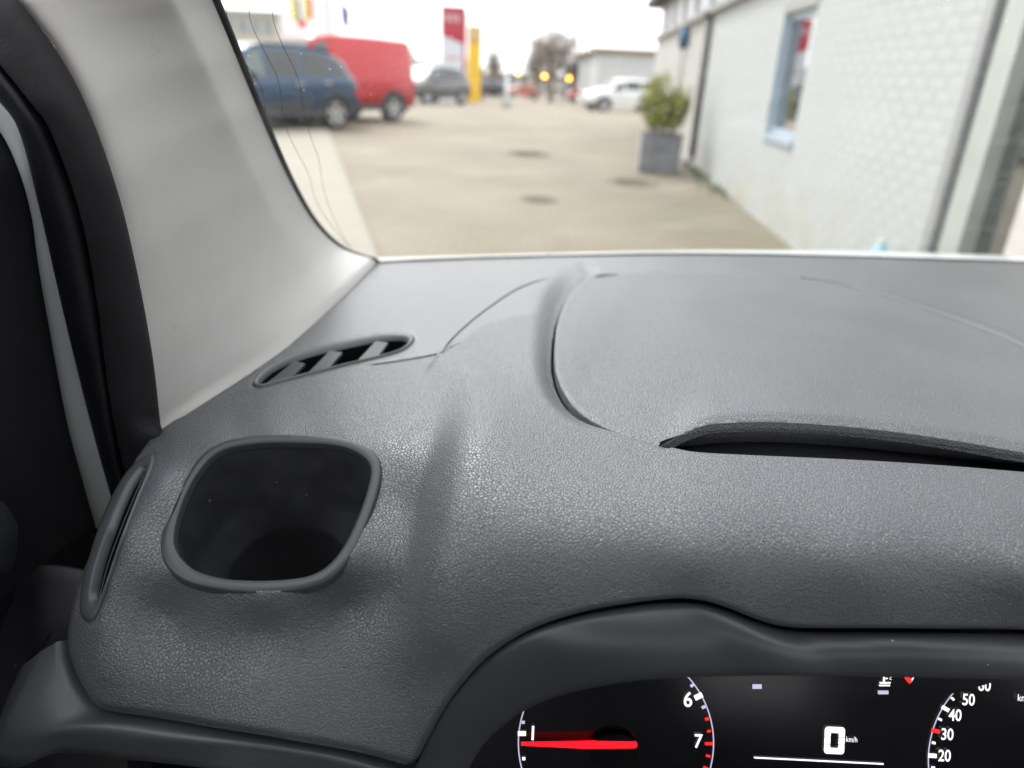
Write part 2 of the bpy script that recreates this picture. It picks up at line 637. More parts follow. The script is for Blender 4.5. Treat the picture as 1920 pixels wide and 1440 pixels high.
def ground_mat():
    m, nt, b = new_mat('yard_paving')
    tc = N(nt, 'ShaderNodeTexCoord')
    br = N(nt, 'ShaderNodeTexBrick', Scale=1.0, Color1=(0.212, 0.178, 0.128, 1), Color2=(0.197, 0.164, 0.117, 1),
           Mortar=(0.145, 0.124, 0.092, 1))
    br.inputs['Brick Width'].default_value = 0.21; br.inputs['Row Height'].default_value = 0.105
    br.inputs['Mortar Size'].default_value = 0.006
    nt.links.new(tc.outputs['Object'], br.inputs['Vector'])
    n1 = N(nt, 'ShaderNodeTexNoise', Scale=0.45, Detail=7.0, Roughness=0.6)
    nt.links.new(tc.outputs['Object'], n1.inputs['Vector'])
    f = ramp(nt, n1.outputs['Fac'], [(0.35, 0.80), (0.65, 1.12)])
    mul = N(nt, 'ShaderNodeMix', data_type='RGBA', blend_type='MULTIPLY'); mul.inputs[0].default_value = 1.0
    nt.links.new(br.outputs['Color'], mul.inputs[6]); nt.links.new(f, mul.inputs[7])
    # moss and damp beside the wall on the right (x > 1 m, near the wall foot)
    sx = N(nt, 'ShaderNodeSeparateXYZ'); nt.links.new(tc.outputs['Object'], sx.inputs[0])
    g1 = N(nt, 'ShaderNodeMapRange'); g1.inputs['From Min'].default_value = -0.6; g1.inputs['From Max'].default_value = 2.4
    nt.links.new(sx.outputs['X'], g1.inputs['Value'])
    n2 = N(nt, 'ShaderNodeTexNoise', Scale=1.6, Detail=8.0, Roughness=0.65)
    nt.links.new(tc.outputs['Object'], n2.inputs['Vector'])
    g2 = math_n(nt, 'MULTIPLY', g1.outputs[0], ramp(nt, n2.outputs['Fac'], [(0.38, 0.15), (0.68, 1.0)]))
    gy = N(nt, 'ShaderNodeMapRange'); gy.inputs['From Min'].default_value = 14.0; gy.inputs['From Max'].default_value = 7.0
    nt.links.new(sx.outputs['Y'], gy.inputs['Value'])
    c = mixc(nt, math_n(nt, 'MULTIPLY', math_n(nt, 'MULTIPLY', g2, gy.outputs[0]), 0.7), mul.outputs[2], (0.170, 0.170, 0.108))
    nt.links.new(c, b.inputs['Base Color'])
    b.inputs['Roughness'].default_value = 0.75
    bp = N(nt, 'ShaderNodeBump', Strength=0.4, Distance=0.006)
    nt.links.new(br.outputs['Fac'], bp.inputs['Height']); bp.invert = True
    nt.links.new(bp.outputs['Normal'], b.inputs['Normal'])
    return m


M['ground'] = ground_mat()
M['kerb'] = plain('pale_concrete', (0.25, 0.232, 0.19), 0.8, vary=0.1, vscale=1.5)
M['brick'] = plain('white_painted_brick', (0.70, 0.71, 0.70), 0.75, vary=0.07, vscale=9.0, bscale=60, bstr=0.3, bdist=0.004)
M['mortar'] = plain('white_painted_joint', (0.39, 0.407, 0.407), 0.85, vary=0.1, vscale=4.0)


def stained_brick():
    m = plain('stained_painted_brick', (0.40, 0.418, 0.418), 0.78, vary=0.08, vscale=9.0, bscale=60, bstr=0.3, bdist=0.004)
    nt = m.node_tree; b = nt.nodes['Principled BSDF']
    src = b.inputs['Base Color'].links[0].from_socket
    g = N(nt, 'ShaderNodeNewGeometry')
    s = N(nt, 'ShaderNodeSeparateXYZ'); nt.links.new(g.outputs['Position'], s.inputs[0])
    mr = N(nt, 'ShaderNodeMapRange'); mr.inputs['From Min'].default_value = 0.75; mr.inputs['From Max'].default_value = 0.0
    nt.links.new(s.outputs['Z'], mr.inputs['Value'])
    n = N(nt, 'ShaderNodeTexNoise', Scale=2.2, Detail=8.0, Roughness=0.7)
    nt.links.new(g.outputs['Position'], n.inputs['Vector'])
    f = math_n(nt, 'MULTIPLY', mr.outputs[0], ramp(nt, n.outputs['Fac'], [(0.42, 0.0), (0.62, 0.85)]), True)
    nt.links.new(mixc(nt, f, src, (0.36, 0.34, 0.26)), b.inputs['Base Color'])
    return m


M['brick'] = stained_brick()
M['cream'] = plain('cream_cladding', (0.40, 0.395, 0.375), 0.7, vary=0.06, vscale=2)
M['fascia'] = plain('grey_fascia', (0.30, 0.30, 0.29), 0.7)
M['roof_dark'] = plain('dark_roof_edge', (0.06, 0.06, 0.055), 0.8)
M['pipe'] = plain('dark_downpipe', (0.10, 0.10, 0.10), 0.6)
M['win_frame'] = plain('blue_grey_frame', (0.36, 0.44, 0.52), 0.4, vary=0.05)
M['door_frame_grey'] = plain('grey_aluminium_frame', (0.28, 0.285, 0.29), 0.4, vary=0.08, vscale=5)
M['door_frame_pale'] = plain('pale_green_frame', (0.36, 0.39, 0.36), 0.5, vary=0.08, vscale=5)
M['gasket'] = plain('dark_gasket', (0.10, 0.115, 0.12), 0.6)
M['blind'] = plain('interior_blind', (0.55, 0.53, 0.50), 0.8)
M['planter'] = plain('slate_planter', (0.17, 0.175, 0.195), 0.6, vary=0.25, vscale=7)
M['planter_lit'] = plain('planter_lit_side', (0.40, 0.41, 0.42), 0.6)  # paler copy of the planter grey for its lit side
M['soil'] = plain('soil', (0.05, 0.04, 0.03), 0.9)
M['leaf'] = plain('bush_leaf', (0.27, 0.285, 0.05), 0.6, vary=0.4, vscale=5)
M['twig'] = plain('twig_bark', (0.16, 0.115, 0.08), 0.9, vary=0.2)
M['bark'] = plain('bark', (0.24, 0.20, 0.165), 0.9, vary=0.2)
M['sign_red'] = plain('sign_red', (0.36, 0.008, 0.03), 0.35, vary=0.03)
M['sign_white'] = plain('sign_white', (0.52, 0.55, 0.60), 0.4, vary=0.03)
M['sign_yellow'] = plain('sign_yellow', (0.72, 0.46, 0.02), 0.4, vary=0.03)
M['sign_ochre'] = plain('sign_ochre', (0.50, 0.34, 0.08), 0.4, vary=0.03)
M['pole'] = plain('pale_pole', (0.62, 0.63, 0.64), 0.4)
M['flag_white'] = plain('white_flag', (0.78, 0.78, 0.80), 0.8)
M['flag_purple'] = plain('purple_flag', (0.10, 0.07, 0.20), 0.8)
M['flag_y'] = plain('flag_yellow', (0.65, 0.55, 0.05), 0.8)
M['flag_r'] = plain('flag_red', (0.60, 0.06, 0.06), 0.8)
M['flag_g'] = plain('flag_dark', (0.10, 0.10, 0.09), 0.8)
M['office'] = plain('beige_office_wall', (0.44, 0.42, 0.37), 0.8)
M['office_glass'] = plain('office_window', (0.22, 0.24, 0.25), 0.15)
M['warehouse'] = plain('white_sheet_wall', (0.46, 0.47, 0.48), 0.6)
M['warehouse_roof'] = plain('brown_roof_edge', (0.22, 0.16, 0.11), 0.8)
M['shed'] = plain('dark_shed', (0.10, 0.10, 0.12), 0.7)
M['hedge'] = plain('far_hedge', (0.085, 0.080, 0.065), 0.9, vary=0.4, vscale=1.5)
M['blue_lamp'] = plain('blue_enamel', (0.015, 0.10, 0.20), 0.3, vary=0.3, vscale=12)
M['manhole'] = plain('rusty_cover', (0.165, 0.140, 0.112), 0.8, vary=0.3, vscale=8)
M['drain'] = plain('drain_iron', (0.145, 0.125, 0.095), 0.8, vary=0.3, vscale=8)
M['cyan'] = plain('cyan_plastic', (0.20, 0.55, 0.65), 0.4)
M['grass'] = plain('weed_green', (0.09, 0.14, 0.04), 0.8)
M['e_white'] = emit('lit_white', (1.0, 0.97, 0.98), 0.6)
M['e_lilac'] = emit('lit_lilac', (0.62, 0.56, 0.78), 0.4)
M['e_red'] = emit('lit_red', (1.0, 0.02, 0.015), 0.5)
M['e_needle'] = emit('lit_needle', (1.0, 0.002, 0.012), 0.8)
M['e_amber'] = emit('lit_amber', (1.0, 0.42, 0.04), 6.0)
M['screen'] = plain('instrument_glass', (0.003, 0.0035, 0.006), 0.18, spec=0.35, vary=0.02, dust=0.15, dscale=160, dust_r=0.03)

# ------------------------------------------------------------------ the van we sit in
van = empty('van', (0, 0, 0))
tag(van, 'interior of the white van around the camera: grey pillar, black dashboard and instruments', 'van')

# dashboard skin: measured points (photo pixel, height under the eye in metres)
RIM_OUT = [(515, 818), (600, 821), (655, 829), (694, 847), (712, 876), (707, 918), (690, 970), (666, 1025), (640, 1062),
           (605, 1090), (560, 1103), (500, 1108), (430, 1105), (362, 1092), (325, 1070), (306, 1035), (309, 998),
           (326, 952), (350, 902), (376, 862), (410, 836), (455, 823)]
RIM_IN = [(515, 832), (600, 834), (648, 841), (680, 857), (695, 880), (688, 922), (669, 975), (646, 1022), (620, 1056),
          (588, 1077), (545, 1086), (480, 1089), (420, 1085), (370, 1071), (341, 1048), (328, 1018), (334, 975),
          (352, 925), (374, 886), (398, 859), (428, 843), (470, 835)]
rim_o = at_depth([(515, 820)], [depth_h(515, 820, -.204)])[0]
rim_a = at_depth([(320, 1060)], [depth_h(320, 1060, -.243)])[0]
rim_b = at_depth([(648, 1060)], [depth_h(648, 1060, -.241)])[0]
RIM_N = np.cross(rim_a - rim_o, rim_b - rim_o); RIM_N /= np.linalg.norm(RIM_N)
if RIM_N[2] < 0: RIM_N = -RIM_N


def rim_plane(p):
    return on_plane(p, rim_o, RIM_N)


ctl = []


def add(lst):
    for px, py, h in lst:
        ctl.append((px, py, depth_h(px, py, h)))


add([(705, 490, -.214), (1000, 484, -.212), (1300, 479, -.211), (1600, 483, -.213), (1920, 493, -.216), (2300, 512, -.222)])
add([(540, 650, -.213), (400, 745, -.215), (300, 812, -.224), (620, 570, -.213)])
add([(760, 560, -.209), (640, 720, -.209), (560, 760, -.208), (440, 790, -.211), (800, 620, -.206), (900, 540, -.206)])
# hood crest, lid and the brow in front of it
add([(1025, 600, -.188), (1010, 660, -.186), (1000, 720, -.187), (1060, 790, -.187), (930, 700, -.192), (930, 640, -.195),
     (1010, 540, -.198)])
add([(1110, 560, -.194), (1300, 560, -.190), (1600, 600, -.190), (1900, 700, -.193), (1110, 700, -.190), (1300, 720, -.187),
     (1600, 760, -.186), (1900, 800, -.188), (1200, 830, -.187), (2200, 850, -.196), (2200, 700, -.203)])
add([(1800, 560, -.207), (2200, 600, -.214)])
add([(1300, 880, -.186), (1600, 890, -.185), (1920, 905, -.186), (2250, 930, -.192)])
add([(1100, 900, -.189), (1120, 1000, -.199), (1300, 980, -.193), (1600, 990, -.192), (1920, 1010, -.193), (2250, 1040, -.199)])
add([(1300, 1060, -.207), (1600, 1060, -.203), (1920, 1080, -.204), (2250, 1110, -.210)])
add([(1130, 1090, -.218), (1280, 1130, -.229), (1400, 1140, -.228), (1480, 1180, -.241), (1600, 1180, -.240), (1920, 1190, -.243), (2250, 1215, -.250)])
add([(3000, 566, -.234), (2650, 700, -.213), (3000, 800, -.226), (2650, 1000, -.207), (3000, 1040, -.217), (2650, 1130, -.219), (3000, 1170, -.232), (2650, 1232, -.257), (3000, 1266, -.270)])
# left rounding of the hood: crest, flank and the valley beside the cup pod
add([(905, 720, -.191), (892, 790, -.1925), (878, 880, -.199), (866, 980, -.2125), (850, 1080, -.234), (832, 1180, -.2585),
     (990, 1000, -.204), (990, 1100, -.226), (1010, 1170, -.244), (920, 1180, -.2535), (870, 1260, -.281), (820, 1340, -.309), (780, 1440, -.345)])
add([(772, 1180, -.2665), (742, 1290, -.300), (715, 1420, -.337)])
add([(795, 710, -.2075), (720, 1110, -.2575), (692, 1180, -.2755), (665, 1290, -.301), (640, 1400, -.328)])
for px, py in ((765, 830), (750, 940), (730, 1045)):
    q = rim_plane([(px, py)])[0] - RIM_N * 0.0015
    ctl.append((px, py, float(np.dot(q - CAMP, CRn @ np.array([0, 0, -1.0])))))
    print('VALLEY', px, py, q[2] - CAM_H)
# the pod round the cup holder
for px, py in RIM_OUT[::2] + [(500, 960), (600, 900), (420, 1000)]:
    q = rim_plane([(px, py)])[0]
    ctl.append((px, py, float(np.dot(q - CAMP, CRn @ np.array([0, 0, -1.0])))))
add([(500, 1126, -.2525), (490, 1180, -.273), (490, 1270, -.291), (490, 1370, -.313)])
add([(620, 1105, -.2545), (650, 1140, -.270), (600, 1260, -.292)])
add([(345, 1105, -.2545), (310, 1150, -.272), (340, 1260, -.292)])
add([(270, 1040, -.2405), (262, 960, -.226), (300, 900, -.215), (250, 1120, -.262), (330, 850, -.213)])
add([(240, 885, -.224), (205, 960, -.236), (175, 1020, -.250), (142, 1090, -.268), (118, 1150, -.283), (110, 1205, -.296)])
add([(225, 1000, -.234), (195, 1090, -.256), (180, 1170, -.275), (190, 1260, -.295), (180, 1335, -.318), (300, 1352, -.315),
     (130, 1270, -.308)])
F = TPS(ctl)

# ---- outlines on the dashboard (photo pixels)
PAD_EDGE = catmull([(300, 800), (262, 850), (236, 888), (200, 950), (165, 1010), (140, 1065), (122, 1115), (111, 1165),
                    (109, 1210), (121, 1258), (145, 1305), (170, 1334), (205, 1345), (300, 1357), (400, 1374), (540, 1397),
                    (640, 1414), (700, 1428), (760, 1446), (775, 1450)], 90)
LIP = catmull([(775, 1450), (800, 1395), (835, 1332), (870, 1283), (915, 1234), (965, 1200), (1020, 1176), (1100, 1154),
               (1190, 1139), (1260, 1132), (1310, 1134), (1360, 1147), (1420, 1170), (1470, 1184), (1530, 1188), (1700, 1189),
               (1920, 1192), (2150, 1200), (2400, 1215), (2700, 1240), (3000, 1268)], 140)
COWL = [(3000, 566), (2700, 541), (2400, 520), (2100, 500), (1920, 492), (1600, 482), (1300, 477), (1000, 482), (800, 488), (708, 491)]
PILLAR_FOOT = [(640, 558), (540, 650), (470, 700), (400, 745), (345, 780)]
PAD_OUT = np.vstack([PAD_EDGE, LIP[1:], COWL, PILLAR_FOOT])

LID_TOP = [(1098, 514), (1068, 545), (1048, 590), (1041, 640), (1045, 690), (1062, 730), (1090, 763), (1130, 788), (1185, 812), (1250, 833)]
LID_FRONT = [(1250, 833), (1300, 838), (1400, 838), (1500, 841), (1600, 845), (1760, 855), (1920, 868), (2080, 884)]
GAP_FRONT = [(1250, 836), (1300, 847), (1400, 853), (1600, 862), (1760, 872), (1920, 885), (2085, 900)]
LID_FAR = [(2085, 880), (2062, 800), (2005, 715), (1905, 648), (1750, 588), (1600, 541), (1500, 523), (1300, 513), (1180, 512)]
LID_LIP = np.array([(1236, 828), (1262, 818), (1295, 809), (1345, 802), (1450, 799), (1600, 809), (1750, 828), (1920, 857), (2085, 884)], float)
lid_left = catmull(LID_TOP, 60)
lid_poly = np.vstack([lid_left, catmull(LID_FRONT, 40)[1:], catmull(LID_FAR, 60)])
hole_poly = np.vstack([lid_left + np.array([-5.0, 2.5]), catmull(GAP_FRONT, 40)[1:], catmull(LID_FAR, 60) + np.array([-3.0, 3.0])])

VENT_OUT = catmull([(474, 718), (490, 696), (520, 676), (570, 656), (640, 638), (710, 626), (752, 623), (775, 629), (772, 643),
                    (752, 657), (715, 668), (640, 686), (560, 706), (510, 719), (486, 725)], 80, True)
VENT_IN = catmull([(484, 715), (499, 698), (527, 681), (574, 663), (640, 647), (708, 634), (746, 631), (763, 635), (761, 646),
                   (744, 657), (710, 667), (640, 684), (562, 703), (513, 716), (492, 720)], 80, True)
SV_OUT = catmull([(287, 851), (286, 872), (279, 892), (256, 948), (231, 1014), (209, 1078), (191, 1130), (176, 1161), (164, 1168),
                  (152, 1155), (150, 1130), (156, 1090), (170, 1035), (190, 975), (214, 922), (238, 885), (264, 860)], 80, True)
SV_IN = catmull([(275, 879), (274, 892), (253, 946), (228, 1012), (206, 1077), (191, 1118), (183, 1130), (176, 1126), (173, 1112),
                 (175, 1096), (183, 1060), (199, 1010), (217, 962), (238, 916), (251, 895), (262, 882), (270, 876)], 80, True)
RIM_OUT_C = catmull(RIM_OUT, 120, True)
RIM_IN_C = catmull(RIM_IN, 120, True)

SEAM_A = np.array([(690, 685), (730, 680), (768, 674), (812, 666), (847, 657), (866, 647)], float)
SEAM_B = catmull([(828, 661), (850, 634), (885, 602), (930, 568), (975, 540), (1028, 521)], 30)
SEAM_C = catmull([(862, 652), (890, 625), (930, 605), (980, 594), (1022, 590)], 24)
FLANK = catmull([(868, 648), (842, 715), (816, 790), (793, 880), (772, 980), (752, 1090), (734, 1190), (716, 1290)], 40)
SEAM_R1 = np.array([(1560, 528), (1640, 540), (1720, 562), (1800, 590), (1905, 630), (2000, 675), (2120, 740)], float)
SEAM_R2 = np.array([(1640, 515), (1730, 540), (1820, 570), (1920, 604), (2100, 680)], float)
SEAM_FAR = np.array([(860, 505), (1000, 499), (1200, 497), (1500, 503), (1640, 515), (1920, 540), (2300, 575)], float)


def skin_pos(p):
    """dashboard skin with its seams, steps and the dip beside the lid"""
    p = np.atleast_2d(np.asarray(p, float))
    base = F.pos(p)
    n = F.frame(p)
    off = np.zeros(len(p))
    d, _, t, s = seg_dist(p, SEAM_B)
    fade = 1 - sstep(0.75, 1.0, t)
    off += np.where(s > 0, 0.0030, 0.0) * np.exp(-(d / 45.0) ** 2) * fade * sstep(0, 12, d)
    # crisp foot of the hood's left flank
    d, _, t, s = seg_dist(p, FLANK)
    rise = 0.0215 * sstep(0.0, 0.34, t) * (1 - sstep(0.60, 1.0, t))
    off += np.where(s < 0, rise * sstep(-8, 125, d) * np.exp(-(d / 165.0) ** 2), 0.0) - np.where(s < 0, rise * sstep(-8, 125, 0 * d), 0.0)
    # the skin falls off towards the lid joint along the lid's left edge
    d, _, t, s = seg_dist(p, lid_left)
    wgt = (1 - sstep(0.50, 0.86, t)) * sstep(-0.10, 0.10, t)
    off -= (0.0075 * wgt + 0.0015) * (1 - sstep(2, 12 + 36 * wgt, d))
    # soft rolls at the outer edges of the pad
    d, _, t, s = seg_dist(p, PAD_EDGE)
    off -= 0.0050 * (1 - sstep(0, 34, d)) ** 2 * sstep(0.05, 0.2, t)
    d, _, t, s = seg_dist(p, LIP)
    off -= 0.0035 * (1 - sstep(0, 22, d)) ** 2
    for c in (VENT_OUT, SV_OUT):
        d, _, t, s = seg_dist(p, c, True)
        off -= 0.0008 * np.exp(-(d / 4.0) ** 2)
    return base + n * off[:, None]


def trimmed(name, outer, holes, posf, mat, step=5.0, skirt=0.012, parent=None, thin=()):
    """regular sheet over the outline, its border snapped on the outline and turned down as a skirt"""
    outer = np.asarray(outer, float)
    x0, y0 = outer.min(0) - step; x1, y1 = outer.max(0) + step
    xs = np.arange(x0, x1 + step, step); ys = np.arange(y0, y1 + step, step)
    gx, gy = np.meshgrid(xs, ys)
    p = np.stack([gx.ravel(), gy.ravel()], 1)
    ok = inside(p, outer)
    for h in holes:
        ok &= ~inside(p, h)
    nx, ny = len(xs), len(ys)
    okg = ok.reshape(ny, nx)
    keep = okg[:-1, :-1] | okg[1:, :-1] | okg[:-1, 1:] | okg[1:, 1:]
    used = np.zeros((ny, nx), bool)
    used[:-1, :-1] |= keep; used[1:, :-1] |= keep; used[:-1, 1:] |= keep; used[1:, 1:] |= keep
    used = used.ravel()
    snap = used & ~ok
    idx = np.where(snap)[0]
    bd, bn, _, _ = seg_dist(p[idx], outer, True)
    for h in holes:
        d, n, _, _ = seg_dist(p[idx], h, True)
        m = d < bd
        bd[m] = d[m]; bn[m] = n[m]
    p[idx] = bn
    # pull vertices that almost touch the outline on it as well
    gi = np.where(used)[0]
    remap = -np.ones(nx * ny, int)
    remap[gi] = np.arange(len(gi))
    P3 = posf(p[gi])
    nrm = F.frame(p[gi])
    faces = []
    ky, kx = np.where(keep)
    for j, i in zip(ky, kx):
        a = remap[j * nx + i]; b = remap[j * nx + i + 1]; c = remap[(j + 1) * nx + i + 1]; d = remap[(j + 1) * nx + i]
        faces.append((a, d, c, b))
    ecount = {}
    for f in faces:
        for k in range(4):
            e = (f[k], f[(k + 1) % 4])
            key = (min(e), max(e))
            ecount[key] = None if key in ecount else e
    V = list(P3)
    ring = {}

    pg = p[gi]
    sk = np.full(len(gi), skirt)
    for h in thin:
        d, _, _, _ = seg_dist(pg, h, True)
        sk[d < 8] = 0.0035

    def rid(v):
        if v not in ring:
            a = len(V); V.append(P3[v] - nrm[v] * 0.0014)
            V.append(P3[v] - nrm[v] * sk[v])
            ring[v] = a
        return ring[v]
    if skirt:
        for e in [x for x in ecount.values() if x is not None]:
            a, b = rid(e[0]), rid(e[1])
            faces.append((e[1], e[0], a, b))
            faces.append((b, a, a + 1, b + 1))
    return link_mesh(name, V, faces, mat, parent)


pad = trimmed('dashboard_pad', PAD_OUT, [hole_poly, RIM_OUT_C, VENT_OUT, SV_OUT * 0.45 + SV_IN * 0.55], skin_pos, M['leather'], 5.0, 0.014, van, (RIM_OUT_C, VENT_OUT, SV_OUT * 0.45 + SV_IN * 0.55))
tag(pad, 'black grained dashboard pad with a rounded hood over the instruments')


# finer grain on the panel under the windscreen
UP = np.vstack([[(300, 820), (440, 737), (486, 727), (560, 708), (640, 688), (720, 682), (768, 674), (812, 666), (847, 657), (862, 652)], SEAM_C,
                [(1043, 598), (1068, 545), (1098, 514)], catmull(LID_FAR, 40)[::-1], [(3020, 950), (3020, 480), (690, 470)]])
pad.data.materials.append(M['panel'])
_co = np.empty(len(pad.data.vertices) * 3); pad.data.vertices.foreach_get('co', _co); _co = _co.reshape(-1, 3)
_c = (_co - CAMP) @ CRn
_px = np.stack([960 - _c[:, 0] / _c[:, 2] * FPX, 720 + _c[:, 1] / _c[:, 2] * FPX], 1)
_up = inside(_px, UP)
for f_ in pad.data.polygons:
    if _up[f_.vertices[0]] and _up[f_.vertices[2]]:
        f_.material_index = 1
for sm_, wd0 in ((SEAM_A, 1.6), (SEAM_B, 2.2)):
    c_ = catmull(sm_, 60)
    t_ = np.gradient(c_, axis=0); t_ /= np.linalg.norm(t_, axis=1)[:, None]
    nn_ = np.stack([-t_[:, 1], t_[:, 0]], 1)
    w_ = np.minimum(1, np.minimum(np.arange(60) / 6.0, (59 - np.arange(60)) / 14.0) + 0.15)[:, None] * wd0 / 2
    up_ = F.frame(c_) * 0.0005
    loft('panel_seam', [skin_pos(c_ + nn_ * w_) + up_, skin_pos(c_ - nn_ * w_) + up_], M['void'], pad, closed=False)

# ---- storage lid on top of the hood
lip_c = catmull(LID_LIP, 90)
lid_top_poly = np.vstack([lid_left[:-2], lip_c, catmull(LID_FAR, 60)])


def lid_pos(p):
    p = np.atleast_2d(np.asarray(p, float))
    n = F.frame(p)
    base = F.pos(p)
    d, _, _, _ = seg_dist(p, lid_left)
    off = -0.0012 * (1 - sstep(0, 7, d)) ** 2 + 0.0006 - 0.0026 * (1 - sstep(0, 90, d))
    dl, _, _, _ = seg_dist(p, lip_c)
    g = sstep(1236, 1345, p[:, 0])
    off = off - 0.0010 * (1 - sstep(0, 40, d))
    off = off + g * (0.0050 * np.exp(-(dl / 60.0) ** 2) - 0.0030 * (1 - sstep(0, 16, dl)) ** 2)
    return base + n * off[:, None]


lid = trimmed('storage_lid', lid_top_poly, [], lid_pos, M['leather'], 4.0, 0.006, van)
tag(lid, 'grained black lid of the storage box on top of the dashboard')
lf_c = catmull(LID_FRONT, 200)
lf_m = np.stack([lip_c[:, 0], np.interp(lip_c[:, 0], lf_c[:, 0], lf_c[:, 1])], 1)
lf_m[:, 1] += 4.0; lf_m[0] = (1248, 835)
lp0 = lid_pos(lip_c)
lrows = [lp0]
for s_ in (0.06, 0.15, 0.3, 0.5, 0.75, 1.0):
    pp = lip_c * (1 - s_) + lf_m * s_
    r_ = rays(pp)
    yy_ = lp0[:, 1] - 0.0035 * (1 - math.exp(-s_ * 6)) + 0.012 * s_
    lrows.append(CAMP + r_ * (yy_ / r_[:, 1])[:, None])
lrows.append(lrows[-1] + np.array([0, 0.03, -0.001]))
lipo = loft('front_lip', lrows, M['leather'], lid, closed=False)
hc_ = hole_poly.mean(0)
backing = trimmed('lid_backing', hc_ + (hole_poly - hc_) * 1.02, [], lambda p: F.pos(p) - F.frame(p) * 0.013, M['void'], 12.0, 0.0, lid)  # near-black sheet added under the lid to block light and blacken the gap
gap = strip('lid_recess', F.pos(catmull(GAP_FRONT, 40)) + np.array([0, 0.004, -0.012]), F.pos(catmull(GAP_FRONT, 40)) + np.array([0, 0.09, -0.016]),
            M['void'], lid)

rs_ = catmull([(1500, 521), (1600, 539), (1750, 586), (1905, 646), (2005, 713), (2062, 798), (2085, 878)], 50)
rs_w = np.clip(np.arange(50) / 20.0, 0, 1)[:, None] * np.array([13.0, -13.0])
loft('edge_strip', [skin_pos(rs_ + rs_w * .12) - F.frame(rs_) * .001, skin_pos(rs_ + rs_w * .2) + F.frame(rs_) * .0010, skin_pos(rs_ + rs_w * .9) + F.frame(rs_) * .0010,
                    skin_pos(rs_ + rs_w) - F.frame(rs_) * .001], M['vent'], pad, closed=False)

# ---- cup holder: rim, well, floor
ro, ri = rim_plane(RIM_OUT_C), rim_plane(RIM_IN_C)
rc = ri.mean(0)
outw = ro - rc; outw /= np.linalg.norm(outw, axis=1)[:, None]
rings = [ro + outw * 0.0020 - RIM_N * 0.004, ro + outw * 0.0012 + RIM_N * 0.0003, ro + outw * 0.0002 + RIM_N * 0.0012,
         ro * 0.90 + ri * 0.10 + RIM_N * 0.0016, ro * 0.5 + ri * 0.5 + RIM_N * 0.0017, ro * 0.15 + ri * 0.85 + RIM_N * 0.0013,
         ri + outw * 0.0004 + RIM_N * 0.0009, ri + RIM_N * 0.0001, ri - outw * 0.0004 - RIM_N * 0.004]
cup = empty('cup_holder'); cup.parent = van
rim = loft('rim', rings, M['smooth_black'], cup)
down = np.array([0, 0.22, -1.0]); down /= np.linalg.norm(down)
top = ri - outw * 0.0006 - RIM_N * 0.004
cen = top.mean(0)


def shrink(r, s, dz):
    return cen + (r - cen) * s + down * dz


flat = top - np.outer((top - cen) @ down, down)        # projected square to the cup's axis
ang = np.arctan2((flat - cen) @ np.cross(down, [1, 0, 0]), (flat - cen) @ np.array([1.0, 0, 0]))
ex = np.array([1.0, 0, 0]); ex = ex - down * (ex @ down); ex /= np.linalg.norm(ex); ey = np.cross(down, ex)
ang = np.arctan2((flat - cen) @ ey, (flat - cen) @ ex)
R0 = 0.0355
circ = cen + R0 * (np.cos(ang)[:, None] * ex + np.sin(ang)[:, None] * ey)
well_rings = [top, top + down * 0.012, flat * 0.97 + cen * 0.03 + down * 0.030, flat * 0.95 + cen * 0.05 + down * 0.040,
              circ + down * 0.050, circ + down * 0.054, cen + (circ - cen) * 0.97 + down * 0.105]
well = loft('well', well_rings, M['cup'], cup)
fl = [cen + (circ - cen) * 0.97 + down * 0.1055, cen + (circ - cen) * 0.5 + down * 0.106, cen + (circ - cen) * 0.02 + down * 0.106]
loft('floor_mat', fl, M['cup_floor'], cup, cap1=True)


# ---- demister vent on the top panel
def ring_on_skin(curve, h):
    return F.pos(curve) + F.frame(curve) * h


vent = empty('demister_vent'); vent.parent = van
tag(vent, 'slanted demister vent beside the grey pillar')
mid = VENT_OUT * 0.5 + VENT_IN * 0.5
vfr = [ring_on_skin(VENT_OUT, -0.003), ring_on_skin(VENT_OUT * 0.97 + VENT_IN * 0.03, 0.0006), ring_on_skin(VENT_OUT * 0.75 + VENT_IN * 0.25, 0.0013),
       ring_on_skin(VENT_OUT * 0.45 + VENT_IN * 0.55, 0.0009), ring_on_skin(VENT_OUT * 0.1 + VENT_IN * 0.9, -0.001), ring_on_skin(VENT_IN, -0.004)]
fr = loft('frame', vfr, M['vent'], vent)
vc = ring_on_skin(VENT_IN, -0.004).mean(0)
cav = [ring_on_skin(VENT_IN, -0.004), ring_on_skin(VENT_IN, -0.006) * 0.96 + vc * 0.04 + np.array([0, 0, -0.008])]
# the far wall of the throat slopes, the near wall drops
loft('throat', cav, M['void'], vent)
cav2 = [cav[1], cav[1] * 0.9 + vc * 0.1 + np.array([0, 0.002, -0.03])]
loft('duct', cav2, M['void'], vent, cap1=True)
for quad in (((704, 637), (728, 640), (703, 674), (660, 684)), ((618, 655), (642, 658), (611, 694), (569, 704)), ((552, 674), (572, 679), (540, 711), (496, 718))):
    cn = F.frame(quad).mean(0)
    qv = F.pos(quad) - cn * 0.0010
    MB().prism(qv, -cn * 0.0030)  .build('louvre', M['louvre'], vent, bevel=0.0005)

